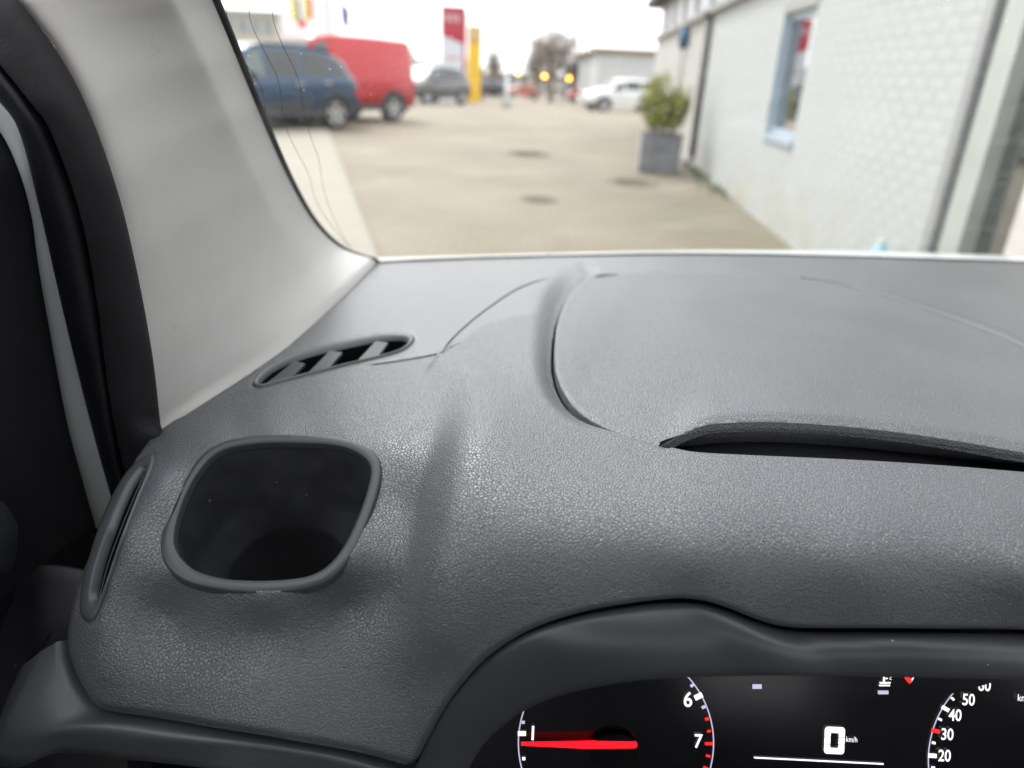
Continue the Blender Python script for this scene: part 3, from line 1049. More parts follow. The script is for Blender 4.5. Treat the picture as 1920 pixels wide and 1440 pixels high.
# ---- slim side vent at the pad's left end
sv = empty('side_vent'); sv.parent = van
tag(sv, 'slim side window vent at the left end of the dashboard')
c_in, c_out = ring_on_skin(SV_IN, 0), ring_on_skin(SV_OUT, 0)
loft('frame', [ring_on_skin(SV_OUT, -0.003), ring_on_skin(SV_OUT * 0.96 + SV_IN * 0.04, 0.0004), ring_on_skin(SV_OUT * 0.7 + SV_IN * 0.3, 0.0012),
               ring_on_skin(SV_OUT * 0.2 + SV_IN * 0.8, 0.0012), ring_on_skin(SV_IN, 0.0004), ring_on_skin(SV_IN, -0.004)], M['mid_plastic'], sv)
svc = ring_on_skin(SV_IN, -0.004)
loft('duct', [svc, svc - F.frame(SV_IN) * 0.016], M['void'], sv, cap1=True)
sl = catmull([(266, 886), (245, 932), (217, 1000), (195, 1062), (180, 1122)], 16)
sA, sB = ring_on_skin(sl + [-2.5, -0.5], -0.0022), ring_on_skin(sl + [2.5, 1.0], -0.0014)
strip('slat', sA, sB, M['mid_plastic'], sv, 0.0006, 4, tail=None)

# ---- instrument bezel and cluster
OUTC = catmull(LIP, 140)
INC = catmull([(868, 1462), (880, 1425), (905, 1385), (940, 1350), (985, 1318), (1040, 1294), (1110, 1276), (1190, 1263), (1290, 1256),
               (1420, 1253), (1560, 1254), (1750, 1257), (1920, 1262), (2150, 1275), (2400, 1295), (2700, 1325), (3000, 1358)], 140) + np.array([0, 14.0])
dA = F.depth(OUTC)
A3 = at_depth(OUTC + np.array([0, -3.0]), dA + 0.006)
A4 = at_depth(OUTC + np.array([0, 1.5]), dA + 0.0035)
B3 = at_depth(INC, dA + 0.0015)
tw = np.array([0, -0.6, 0.8])
Rr = [A3, A4]
for k in range(1, 9):
    s = k / 8
    Rr.append(A4 * (1 - s) + B3 * s + tw * 0.0055 * math.sin(math.pi * s) ** 0.9)
Rr += [B3 + np.array([0, 0.0025, -0.0022]), B3 + np.array([0, 0.008, -0.0035]), B3 + np.array([0, 0.07, 0.0])]
bez = loft('instrument_bezel', Rr, M['smooth_black'], van, closed=False)
tag(bez, 'smooth black bezel curving over the instruments')

CL_O = at_depth([(1400, 1360)], [0.425])[0]
CT = math.radians(24)
CL_N = np.array([0, -math.cos(CT), math.sin(CT)]); CL_U = np.array([0, math.sin(CT), math.cos(CT)]); CL_R = np.array([1.0, 0, 0])


def C(px, py, lift=0.0):
    """photo pixel -> point on the instrument face, lifted off it"""
    return on_plane([(px, py)], CL_O + CL_N * lift, CL_N)[0]


def L2(px, py, up=0.0):
    q = C(px, py, up) - CL_O
    return np.array([q @ CL_R, q @ CL_U])


def from2(ab, lift=0.0):
    ab = np.atleast_2d(ab)
    return CL_O + ab[:, :1] * CL_R + ab[:, 1:] * CL_U + CL_N * lift


clus = empty('instrument_cluster'); clus.parent = van
tag(clus, 'lit instrument cluster with red rev needle and white zero')
face = from2([(-0.20, -0.10), (0.62, -0.10), (0.62, 0.09), (-0.20, 0.09)])
MB().prism(face, -CL_N * 0.004).build('display_face', M['screen'], clus)


def flat_poly(name, pts2, mat, lift=0.0012, th=0.0006):
    return MB().prism(from2(pts2, lift), -CL_N * th).build(name, mat, clus)


def tick(px0, py0, px1, py1, w, mat, name='tick', up=0.0):
    a, b = L2(px0, py0, up), L2(px1, py1, up)
    t = (b - a) / np.linalg.norm(b - a); nn = np.array([-t[1], t[0]]) * (w / FPX * 0.43) / 2
    return flat_poly(name, [a + nn, b + nn, b - nn, a - nn], mat, 0.0012 + up)


def arc(c, r, a0, a1, w, mat):
    P, Q = [], []
    for a in np.linspace(a0, a1, 60):
        u = np.array([math.cos(a), math.sin(a)])
        P.append(c + u * (r + w / 2)); Q.append(c + u * (r - w / 2))
    return loft('dial_ring', [from2(np.array(P), 0.001), from2(np.array(Q), 0.001)], mat, clus, closed=False)


def circle3(p, q, s):
    ax, ay = p; bx, by = q; cx, cy = s
    d = 2 * (ax * (by - cy) + bx * (cy - ay) + cx * (ay - by))
    ux = ((ax * ax + ay * ay) * (by - cy) + (bx * bx + by * by) * (cy - ay) + (cx * cx + cy * cy) * (ay - by)) / d
    uy = ((ax * ax + ay * ay) * (cx - bx) + (bx * bx + by * by) * (ax - cx) + (cx * cx + cy * cy) * (bx - ax)) / d
    c = np.array([ux, uy])
    return c, np.linalg.norm(np.array(p) - c)


def text(s, px, py, hpx, mat, wscale=0.85, bold=0.0, name='numeral', up=0.0):
    cu = bpy.data.curves.new('t', 'FONT')
    cu.body = s; cu.align_x = 'CENTER'; cu.align_y = 'CENTER'
    cu.size = hpx / FPX * 0.43 / 0.70
    cu.offset = bold * cu.size
    o = bpy.data.objects.new('t', cu)
    COL.objects.link(o)
    dg = bpy.context.evaluated_depsgraph_get()
    me = bpy.data.meshes.new_from_object(o.evaluated_get(dg))
    bpy.data.objects.remove(o)
    me.name = name
    me.materials.clear(); me.materials.append(mat)
    t = bpy.data.objects.new(name, me)
    COL.objects.link(t); t.parent = clus
    q = C(px, py, 0.0014 + up)
    mw = Matrix(((CL_R[0] * wscale, CL_U[0], CL_N[0], q[0]), (CL_R[1] * wscale, CL_U[1], CL_N[1], q[1]),
                 (CL_R[2] * wscale, CL_U[2], CL_N[2], q[2]), (0, 0, 0, 1)))
    t.matrix_local = mw
    return t


LT = 2.2 / FPX * 0.43
tc_, tr_ = circle3(L2(972, 1395), L2(1303, 1285), L2(1337, 1398))
arc(tc_, tr_, math.radians(-25), math.radians(60), LT, M['e_lilac'])
arc(tc_, tr_, math.radians(150), math.radians(205), LT, M['e_lilac'])
sc_, sr_ = circle3(L2(1800, 1283), L2(1748, 1365), L2(1739, 1432))
arc(sc_, sr_, math.radians(118), math.radians(195), LT, M['e_lilac'])
for t_ in ((971, 1374, 986, 1374, 8, 'e_white'), (978, 1353, 984, 1353, 5, 'e_lilac'), (979, 1421, 985, 1421, 5, 'e_white'),
           (1302, 1308, 1316, 1301, 9, 'e_white'), (1294, 1286, 1300, 1282, 5, 'e_lilac'), (1315, 1326, 1322, 1323, 5, 'e_lilac'),
           (1321, 1347, 1328, 1346, 5, 'e_red'), (1325, 1370, 1332, 1369, 4, 'e_red'), (1321, 1393, 1336, 1393, 5, 'e_red'),
           (1323, 1415, 1331, 1417, 4, 'e_red'), (1318, 1437, 1326, 1440, 5, 'e_red'),
           (1765, 1324, 1777, 1331, 7, 'e_white'), (1745, 1367, 1760, 1371, 7, 'e_red'), (1739, 1415, 1754, 1416, 7, 'e_white'),
           (1782, 1307, 1787, 1311, 4, 'e_white'), (1758, 1346, 1764, 1349, 4, 'e_white'), (1746, 1391, 1752, 1392, 4, 'e_white'),
           (1745, 1438, 1751, 1438, 4, 'e_white')):
    tick(*t_[:5], M[t_[5]])
for t_ in (('1', 999, 1376, 26, 0.9), ('6', 1290, 1313, 27, 0.9), ('7', 1309, 1391, 25, 0.9), ('20', 1771, 1418, 21, 0.8),
           ('30', 1776, 1378, 21, 0.8), ('40', 1791, 1342, 21, 0.8), ('50', 1816, 1313, 21, 0.8), ('60', 1846, 1286, 21, 0.8)):
    text(t_[0], *t_[1:4], M['e_white'], t_[4], 0.012)
text('km', 1917, 1309, 13, M['e_white'], 0.8, name='unit_text')
text('km/h', 1597, 1387, 10, M['e_white'], 0.75, name='unit_text')
text('c', 1670, 1271, 8, M['e_white'], 0.9, name='unit_text', up=0.008)


# the big zero: segment frame with cut corners
def zero():
    x0, y0 = L2(1543, 1411); x1, y1 = L2(1583, 1362)
    x0b = L2(1544, 1362)[0]
    w = x1 - x0; h = y1 - y0
    def rr(i, rad):
        pts = []
        for (cx, cy, a0) in ((x1 - i - rad, y1 - i - rad, 0), (x0 + i + rad, y1 - i - rad, 90), (x0 + i + rad, y0 + i + rad, 180), (x1 - i - rad, y0 + i + rad, 270)):
            for k in range(5):
                a = math.radians(a0 + k * 22.5)
                pts.append((cx + rad * math.cos(a), cy + rad * math.sin(a)))
        return np.array(pts)
    t = w * 0.30
    o = loft('zero_digit', [from2(rr(0, w * .16), 0.0012), from2(rr(t, w * .06), 0.0012)], M['e_white'], clus)
    m = MB()
    for fy in (0.35, 0.62):
        a = np.array([x0, y0 + h * fy]); b = np.array([x1, y0 + h * fy])
        m.prism(from2([a, b, b + [0, h * .012], a + [0, h * .012]], 0.0016), -CL_N * 0.0003)
    m.build('segment_joint', M['screen'], clus)


zero()
tick(1413, 1419, 1655, 1431, 2.0, M['e_white'], 'display_line')
tick(1648, 1279, 1668, 1279, 2, M['e_white'], 'coolant_symbol', 0.008); tick(1647, 1284, 1667, 1284, 2, M['e_white'], 'coolant_symbol', 0.008)
tick(1656, 1268, 1656, 1280, 2.4, M['e_white'], 'coolant_symbol', 0.008); tick(1656, 1271, 1663, 1271, 1.6, M['e_white'], 'coolant_symbol', 0.008)
tick(1697, 1267, 1706, 1278, 8, M['e_red'], 'warning_mark', 0.008)
tick(1706, 1277, 1711, 1269, 1.5, M['e_white'], 'warning_mark', 0.008)
tick(1410, 1286, 1427, 1286, 8, M['e_lilac'], 'indicator_window', 0.008)
tick(1645, 1297, 1664, 1297, 6, M['e_lilac'], 'indicator_window', 0.008)
nd = [L2(977, 1393, .006), L2(1120, 1390, .006), L2(1192, 1391, .006), L2(1195, 1394, .006), L2(1195, 1400, .006), L2(1191, 1403, .006), L2(1100, 1404, .006), L2(977, 1398, .006)]
nee = MB().prism(from2(nd, 0.006), -CL_N * 0.0012).build('rev_needle', M['e_needle'], clus)
tag(nee, 'glowing red rev counter needle')
hub = [L2(1150 + 45 * math.cos(a), 1402 + 34 * math.sin(a)) for a in np.linspace(0, 2 * math.pi, 32, endpoint=False)]
MB().prism(from2(hub, 0.0055), -CL_N * 0.004).build('needle_hub', M['void'], clus)
# raised upper display in front of the dials
ds = catmull([(1350, 1245), (1358, 1272), (1378, 1288), (1420, 1294), (1560, 1300), (1640, 1304), (1744, 1307), (1800, 1297), (1850, 1283), (1890, 1268), (1915, 1245)], 50)
plate = [C(a, b, 0.008) for a, b in ds]
MB().prism(plate, -CL_N * 0.006).build('upper_display', M['screen'], clus)

# ---- lower trim under the pad's left end
T_ = catmull([(108, 1203), (116, 1245), (140, 1298), (178, 1338), (240, 1349), (300, 1357), (400, 1375), (540, 1398), (640, 1415), (720, 1436), (780, 1455)], 60)
FD = catmull([(74, 1222), (40, 1290), (12, 1352), (28, 1388), (122, 1385), (240, 1397), (390, 1411), (540, 1430), (640, 1447), (720, 1470), (780, 1490)], 60)
BT = catmull([(40, 1250), (5, 1330), (-20, 1420), (30, 1440), (110, 1412), (235, 1424), (385, 1440), (540, 1462), (640, 1480), (720, 1500), (780, 1520)], 60)
dT = F.depth(T_)
tg_ = np.gradient(T_, axis=0); tg_ /= np.linalg.norm(tg_, axis=1)[:, None]; ni_ = np.stack([tg_[:, 1], -tg_[:, 0]], 1)
ni_ *= np.sign(((np.array([420, 1150]) - T_) * ni_).sum(1))[:, None]
t0 = at_depth(T_ + ni_ * 26, dT + 0.016); t1 = at_depth(T_, dT + 0.008)
t2 = at_depth(FD, dT + 0.010)
t3 = at_depth(BT, dT + 0.019)
RT = [t0, t1]
for k in range(1, 7):
    s = k / 6
    RT.append(t1 * (1 - s) + t2 * s + np.array([0, -.5, .85]) * 0.006 * math.sin(math.pi * s) * np.clip(np.arange(60) / 14.0, 0, 1)[:, None])
RT += [t2 * 0.9 + t3 * 0.1 + np.array([0, 0.0, -0.0005]), t2 * 0.5 + t3 * 0.5, t3, t3 + np.array([0, 0.03, 0.0])]
lt = loft('lower_trim', RT, M['mid_plastic'], van, closed=False)
tag(lt, 'smooth dark grey trim panel under the cup holder')

# ---- A-pillar trim
PR = catmull([(398, 0), (440, 100), (481, 200), (528, 308), (568, 385), (600, 430), (634, 461), (672, 478), (710, 488)], 60)
PRd = np.interp(PR[:, 1], [0, 100, 200, 308, 385, 430, 461, 478, 488], [.41, .452, .51, .60, .685, .745, .79, .815, .83])
PL = catmull([(35, 0), (107, 95), (163, 200), (215, 340), (251, 480), (285, 660), (303, 815)], 60)
PLd = np.interp(PL[:, 1], [0, 95, 200, 340, 480, 660, 815], [.335, .345, .355, .372, .395, .43, .466])
pb = [(35, -120), (107, -100)]
# extend both edges above the picture
ext_r = np.array([(330, -200), (365, -100)]); ext_rd = np.array([.345, .375])
ext_l = np.array([(-120, -160), (-45, -85)]); ext_ld = np.array([.335, .334])
foot = catmull([(710, 491), (640, 560), (540, 652), (470, 702), (400, 748), (345, 785), (303, 818)], 40)
foot_in = F.pos(foot) - np.array([0, -0.004, 0.004])
PRx = np.vstack([ext_r, PR]); PRxd = np.concatenate([ext_rd, PRd])
PLx = np.vstack([ext_l, PL]); PLxd = np.concatenate([ext_ld, PLd])
R3 = at_depth(catmull(PRx, 70), np.interp(np.linspace(0, 1, 70), np.linspace(0, 1, len(PRxd)), PRxd))
sR = np.concatenate([[0], np.cumsum(np.linalg.norm(np.diff(PRx, axis=0), axis=1))]); sR /= sR[-1]
R3 = at_depth(catmull(PRx, 70), np.interp(np.linspace(0, 1, 70), sR, PRxd))
sL = np.concatenate([[0], np.cumsum(np.linalg.norm(np.diff(PLx, axis=0), axis=1))]); sL /= sL[-1]
L3 = at_depth(catmull(PLx, 70), np.interp(np.linspace(0, 1, 70), sL, PLxd))
R3[-1] = foot_in[0]; L3[-1] = foot_in[-1]
# Coons-like sheet: side edges, foot edge and a convex ridge near the windscreen
NU, NV = 40, 70
foot_r = foot_in[::-1]
fs = np.concatenate([[0], np.cumsum(np.linalg.norm(np.diff(foot_r, axis=0), axis=1))]); fs /= fs[-1]
FU = np.stack([np.interp(np.linspace(0, 1, NU), fs, foot_r[:, k]) for k in range(3)], 1)
sheet = np.zeros((NV, NU, 3))
us = np.linspace(0, 1, NU)
lin_last = L3[-1][None] * (1 - us)[:, None] + R3[-1][None] * us[:, None]
for v in range(NV):
    tv = v / (NV - 1)
    row = L3[v][None] * (1 - us)[:, None] + R3[v][None] * us[:, None]
    row = row + (FU - lin_last) * (tv ** 3)
    tow = CAMP - row; tow /= np.linalg.norm(tow, axis=1)[:, None]
    uc = 0.76 - 0.06 * tv
    ridge = np.where(us < uc, us / uc, (1 - us) / (1 - uc))
    ridge = ridge ** 1.0
    soft = np.sqrt((1 - ridge) ** 2 + 0.006)                          # rounded crest
    prof = (1 - soft) * (0.027 * (1 - tv ** 4) + 0.004) * np.where(us < uc, 1.0, 1.0)
    roll = -0.006 * np.exp(-us / 0.04)
    sheet[v] = row + tow * (prof + roll)[:, None]
pil = loft('pillar_trim', [sheet[v] for v in range(NV)], M['pillar'], van, closed=False)
tag(pil, 'pale grey plastic windscreen pillar trim with scuffs')

# black glass edge beside the trim
e0 = R3; dirr = np.array([1.0, 0.0, 0.0])
wv = np.linspace(0.0026, 0.0022, 70)[:, None]
edge = loft('windscreen_seal', [R3 + np.array([-0.003, 0.004, 0]), R3 + dirr * wv * 0.5 + np.array([0, 0.001, 0]), R3 + dirr * wv + np.array([0, 0.004, 0]),
                                R3 + dirr * wv + np.array([0, 0.007, 0.0])], M['frit'], van, closed=False)

# ---- door seals, painted aperture and door at the far left
def xcurve(pts, xs, n=60):
    c = catmull(pts, n)
    yy = np.array([p[1] for p in pts])
    x = np.interp(c[:, 1], yy, xs)
    d = x / ((c[:, 0] - W0 / 2) / FPX)
    return at_depth(c, d)


def dcurve(pts, ds, n=60):
    c = catmull(pts, n)
    return at_depth(c, np.interp(c[:, 1], [p[1] for p in pts], ds))


cA = dcurve([(-120, -160), (-45, -85), (35, 0), (107, 95), (163, 200), (215, 340), (251, 480), (285, 660), (305, 830), (318, 920)],
            [.335, .334, .335, .345, .355, .372, .395, .43, .470, .49])
cB = dcurve([(-150, -60), (-80, 30), (-5, 115), (55, 190), (94, 245), (150, 400), (181, 562), (206, 750), (231, 875), (250, 960)],
            [.335, .335, .338, .345, .355, .38, .405, .44, .472, .49])
cC = dcurve([(-170, 30), (-100, 90), (-40, 150), (0, 192), (37, 250), (76, 400), (101, 510), (122, 600), (160, 756), (197, 894), (235, 1020)],
            [.34, .345, .35, .355, .362, .388, .405, .42, .455, .485, .51])
cD = dcurve([(-200, 90), (-120, 150), (-55, 200), (0, 247), (37, 325), (59, 406), (72, 500), (94, 625), (125, 788), (153, 894), (180, 990)],
            [.355, .36, .365, .37, .378, .395, .412, .437, .475, .502, .53])
cA = np.vstack([L3, (at_depth([(318, 920)], [.49]))])
qa = np.concatenate([[0], np.cumsum(np.linalg.norm(np.diff(cA, axis=0), axis=1))]); qa /= qa[-1]
cA = np.stack([np.interp(np.linspace(0, 1, 60), qa, cA[:, k]) for k in range(3)], 1)
cA0 = cA + (cA - CAMP) * 0.05


def to_cam(p):
    t = CAMP - p
    return t / np.linalg.norm(t, axis=1)[:, None]


def band(P, Q, amp, power, n):
    out = []
    for s in np.linspace(0, 1, n):
        r_ = P * (1 - s) + Q * s
        out.append(r_ + to_cam(r_) * (amp * math.sin(math.pi * s) ** power))
    return out


loft('door_seal', [cA0, *band(cA, cB, 0.009, 0.75, 12), cB - to_cam(cB) * 0.014], M['rubber_rough'], van, closed=False)
cB2 = cB - to_cam(cB) * 0.006
loft('door_seal', [cB2 - to_cam(cB) * 0.012, *band(cB2, cC, 0.010, 0.8, 12), cC - to_cam(cC) * 0.016], M['rubber'], van, closed=False)
cC2 = cC + np.array([-0.001, 0.010, 0])
ap = loft('door_aperture', [cC2 + np.array([.01, .01, 0]), *[cC2 * (1 - s) + cD * s + np.array([.5, -.86, 0]) * 0.003 * math.sin(math.pi * s) for s in np.linspace(0, 1, 6)],
                            cD + np.array([-.012, .02, 0])], M['body_white'], van, closed=False)
tag(ap, 'white painted metal strip of the door opening')

door = empty('front_door'); door.parent = van
tag(door, 'black inner panel of the front door')
cE = cD + np.array([-0.004, -0.004, 0])
back = np.array([-0.02, -0.15, 0.0])
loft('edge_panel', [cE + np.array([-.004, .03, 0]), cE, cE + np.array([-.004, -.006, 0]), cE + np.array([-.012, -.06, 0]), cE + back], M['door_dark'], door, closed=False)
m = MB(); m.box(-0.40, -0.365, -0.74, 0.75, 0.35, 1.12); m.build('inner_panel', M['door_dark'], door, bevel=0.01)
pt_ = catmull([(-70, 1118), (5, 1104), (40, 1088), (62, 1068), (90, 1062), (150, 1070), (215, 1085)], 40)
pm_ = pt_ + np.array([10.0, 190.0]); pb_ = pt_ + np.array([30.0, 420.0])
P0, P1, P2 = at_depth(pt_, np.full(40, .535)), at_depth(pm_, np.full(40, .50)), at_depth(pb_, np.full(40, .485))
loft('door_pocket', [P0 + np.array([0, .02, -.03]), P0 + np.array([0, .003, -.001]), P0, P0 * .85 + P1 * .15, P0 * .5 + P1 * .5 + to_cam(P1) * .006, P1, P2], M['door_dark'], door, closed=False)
hp = catmull([(-60, 820), (-10, 870), (22, 930), (34, 1000), (24, 1060), (-10, 1085), (-60, 1095)], 24)
hA = at_depth(hp, np.full(24, .46)); hB = at_depth(hp + [-80, 0], np.full(24, .43))
strip('door_highlight', hA, hB, M['smooth_black'], door, 0.014, 8)  # added bulge in lighter plastic, stands in for a soft highlight on the door

# ---- lower dash behind everything that is open downwards
m = MB(); m.box(-0.45, 1.35, 0.52, 0.56, 0.30, 1.02); m.build('firewall', M['void'], van)

# ---- windscreen, bonnet, roof and the rest of the cab shell that shades it
gl_px = catmull([(690, 491)] + COWL[::-1], 30); gl_base_px = gl_px[:, 0]
gl_base = np.array([F.pos([(px, py)])[0] + np.array([0, 0.015, 0.002]) for px, py in catmull([(690, 491)] + COWL[::-1], 30)])
gx = np.linspace(0, 1, 30)
e_top = np.stack([-0.20 + gx * 1.62, np.full(30, 0.02) + 0.10 * np.sin(math.pi * gx), np.full(30, CAM_H + 0.36)], 1)
gl_base[0] = R3[-1] + np.array([-0.004, 0.006, 0])
rowsG = []
for k in range(24):
    s = k / 23
    row = gl_base * (1 - s) + e_top * s
    # left border follows the pillar edge
    rowsG.append(row)
Gd = np.array(rowsG)
# left column: run behind the pillar edge, extended upward
pe = R3[::-1] + np.array([-0.004, 0.006, 0])
zz = pe[:, 2]
for k in range(24):
    z = Gd[k, 0, 2]
    if z <= zz.max():
        tx = np.interp(z, zz, pe[:, 0]); ty = np.interp(z, zz, pe[:, 1])
    else:
        tx, ty = pe[-1, 0] - 0.02 * (z - zz.max()), pe[-1, 1] - 1.6 * (z - zz.max())
    off = np.array([tx, ty, z]) - Gd[k, 0]
    fall = (1 - gx) ** 2
    Gd[k] += off[None] * fall[:, None]
ws = loft('windscreen', list(Gd), M['windscreen'], van, closed=False)
tag(ws, 'dusty windscreen with faint smears and dried drops')


def on_glass(px, py):
    """point of the windscreen under a photo pixel (ray against the glass mesh)"""
    dg = bpy.context.evaluated_depsgraph_get()
    r = Vector(rays([(px, py)])[0]).normalized()
    ok, loc, nn, ix = ws.ray_cast(Vector(CAMP), r)
    return np.array(loc) if ok else CAMP + np.array(r) * 0.7


for pts in ([(420, -10), (428, 40), (448, 100), (476, 140), (492, 170), (500, 230), (505, 262), (530, 300), (555, 345), (572, 390), (600, 425)],
            [(465, -10), (470, 40), (490, 85), (516, 135), (526, 170), (530, 210), (540, 250), (560, 290), (580, 330), (590, 370), (612, 410), (640, 445), (652, 462)],
            [(508, -10), (513, 40), (530, 85), (552, 130), (564, 165), (569, 205), (580, 250), (598, 300), (606, 350), (622, 400), (645, 445), (660, 466)]):
    P = np.array([on_glass(a, b) for a, b in catmull(pts, 40)])
    P += (CAMP - P) * 0.004
    MB().tube(P, 0.00022, 4).build('glass_line', M['cladding'], ws)  # thin dark lines laid just inside the glass

# bonnet: a crowned white sheet falling away ahead of the glass
rowsB = [[] for _ in range(12)]
for px in np.linspace(640, 2500, 50):
    cy_ = np.interp(px, [640, 710, 1000, 1300, 1600, 1920, 2500], [487, 483, 475.5, 468.5, 469.5, 479.5, 506])
    base_y = np.interp(px, gl_base_px, gl_base[:, 1])
    q = at_y(px, cy_, max(base_y + 0.16, 0.95))
    sl = (CAM_H - q[2]) / q[1]
    for k, dy in enumerate((-0.13, -0.09, -0.05, -0.02, 0.0, 0.03, 0.08, 0.16, 0.30, 0.5, 0.65, 0.68)):
        zz_ = q[2] - sl * dy - (0.55 if dy < 0 else 0.5) * dy * dy - (0.25 if k == 11 else 0)
        rowsB[k].append(np.array([q[0] * (1 + dy / q[1] * 0.3), q[1] + dy, zz_]))
rowsB = [np.array(r) for r in rowsB]
bon = loft('bonnet', rowsB, M['body_white'], van, closed=False)
tag(bon, 'white bonnet edge seen over the windscreen foot')
cw0 = np.array([F.pos([(px, py)])[0] for px, py in catmull([(712, 493)] + COWL[::-1][1:], 40)])
MB().tube(cw0 + np.array([0, 0.0, 0.0004]), 0.0016, 8).build('windscreen_foot_seal', M['frit'], van, smooth=True)
strip('cowl_gap', cw0 + np.array([0, -0.002, -0.001]), cw0 + np.array([0, 0.05, -0.03]), M['frit'], van, 0, 3)

m = MB()
m.box(-0.55, 1.55, -2.4, -0.06, CAM_H + 0.42, CAM_H + 0.46); m.build('roof_lining', M['headliner'], van, bevel=0.02)
m = MB(); m.box(-0.46, 1.45, -2.42, -2.38, 0.25, 1.0); m.build('tailgate', M['cabin_dark'], van)  # unseen rear, kept low and open above so fill light comes in
for x_ in (-0.46, 1.40):
    m = MB(); m.box(x_, x_ + .05, -2.38, -0.75 if x_ < 0 else 0.10, 0.25, 1.0)
    for y_ in (-2.38, -1.55, -0.75): m.box(x_ + .002, x_ + .048, y_, y_ + .10, 1.002, CAM_H + 0.415)
    m.build('side_wall', M['cabin_dark'], van)
m = MB(); m.box(-0.46, 1.45, -2.38, 0.52, 0.20, 0.245); m.build('cab_floor', M['cabin_dark'], van)
for sx, nm in ((0.02, 'seat'), (0.85, 'seat')):
    m = MB(); m.box(sx - 0.05, sx + 0.45, -1.15, -0.60, 0.45, 0.68); m.box(sx - 0.05, sx + 0.45, -1.25, -1.02, 0.6, 1.25)
    m.build(nm, M['cabin_dark'], van, bevel=0.05)

# ------------------------------------------------------------------ the yard outside
ys_ = [-300, 0, 20] + list(np.arange(24, 30, .5)) + [60, 128, 130, 140, 1500]
gv = lambda y: (gz(y - 1) + gz(y) + gz(y + 1)) / 3
g = loft('ground', [np.array([(-700, y, gv(y)), (0, y, gv(y)), (700, y, gv(y))]) for y in ys_], M['ground'], closed=False); tag(g, 'beige paved dealership yard', kind='structure')

kA, kB = at_z(612, 236), at_z(708, 488)
kd = (kA - kB) / np.linalg.norm(kA - kB)
kA2, kB2 = kB + kd * 17, kB - kd * 4
MB().prism([kA2 + [0, 0, .004], kA2 + [-5, -1.5, .004], kB2 + [-5, 0, .004], kB2 + [0, 0, .004]], (0, 0, 0.03)).build('pavement', M['kerb'])
tag(bpy.data.objects['pavement'], 'pale concrete strip along the left of the yard', kind='structure')


def disc_cover(name, px, py, r, mat, label, cat, ribs=6):
    q = at_z(px, py)
    e = empty(name, (q[0], q[1], 0.0)); tag(e, label, cat)
    m = MB(); n = 28
    m.prism([(r * math.cos(a), r * math.sin(a), 0.004) for a in np.linspace(0, 2 * math.pi, n, endpoint=False)], (0, 0, 0.008))
    m.build('cover', mat, e)
    ring = [np.array([((r + k) * math.cos(a), (r + k) * math.sin(a), h) for a in np.linspace(0, 2 * math.pi, n, endpoint=False)]) for k, h in ((0.004, 0.003), (0.004, 0.016), (0.045, 0.016), (0.05, 0.003))]
    loft('collar', ring, M['drain'], e)
    m = MB()
    for k in range(ribs):
        y = -r * .7 + k * r * 1.4 / (ribs - 1); w = math.sqrt(max(r * r - y * y, 0)) * .8
        m.box(-w, w, y - .012, y + .012, .010, .018)
    m.build('rib', mat, e)


disc_cover('manhole_cover', 1185, 343, 0.30, M['manhole'], 'rusty brown manhole cover in front of the planter', 'manhole')
disc_cover('drain_cover', 990, 289, 0.34, M['drain'], 'dark drain cover in the middle of the yard, farther one', 'drain cover')
disc_cover('drain_cover', 1010, 375, 0.16, M['drain'], 'small dark drain cover in the yard, nearest the bonnet', 'drain cover')

# ------------------------------------------------------------------ building on the right
w0, w1 = at_z(1306, 318), at_z(1482, 464)
wd = (w0 - w1); wd[2] = 0; wd /= np.linalg.norm(wd)                 # away from the camera
wn_ = np.array([-wd[1], wd[0], 0.0])
if wn_[0] > 0: wn_ = -wn_                                          # faces the yard
hb = empty('workshop_building', tuple(w0), 0.0)
tag(hb, 'low white painted brick workshop with a small window, glass door and clerestory', 'building')
WO = w0.copy()


def wl_uv(px, py, inset=0.0):
    q = on_plane([(px, py)], WO - wn_ * inset, wn_)[0]
    return (q - WO) @ wd, q[2]


def WP(u, z, out=0.0):
    """point on the wall in the building's own frame (origin at WO)"""
    return wd * u + np.array([0, 0, z]) + wn_ * out


def wbox(u0, u1, z0, z1, o0, o1, mb=None):
    m = mb or MB()
    m.prism([WP(u0, z0, o0), WP(u1, z0, o0), WP(u1, z1, o0), WP(u0, z1, o0)], wn_ * (o1 - o0))
    return m


z_ledge = wl_uv(1340, 26)[1]
u_far = wl_uv(1218, 200)[0]
u_pipe = wl_uv(1316, 200)[0]
win = [wl_uv(*p) for p in ((1470, 28), (1437, 252), (1490, 262), (1530, 10))]
wu1 = (win[0][0] + win[1][0]) / 2; wu0 = (win[2][0] + win[3][0]) / 2
wz0 = (win[1][1] + win[2][1]) / 2; wz1 = (win[0][1] + win[3][1]) / 2
u_door = (wl_uv(1845, 20)[0] + wl_uv(1740, 460)[0]) / 2
print('BUILD', WO, wd, 'ledge', z_ledge, 'ufar', u_far, 'pipe', u_pipe, 'win', wu0, wu1, wz0, wz1, 'door', u_door)
u_near = u_door - 3.2
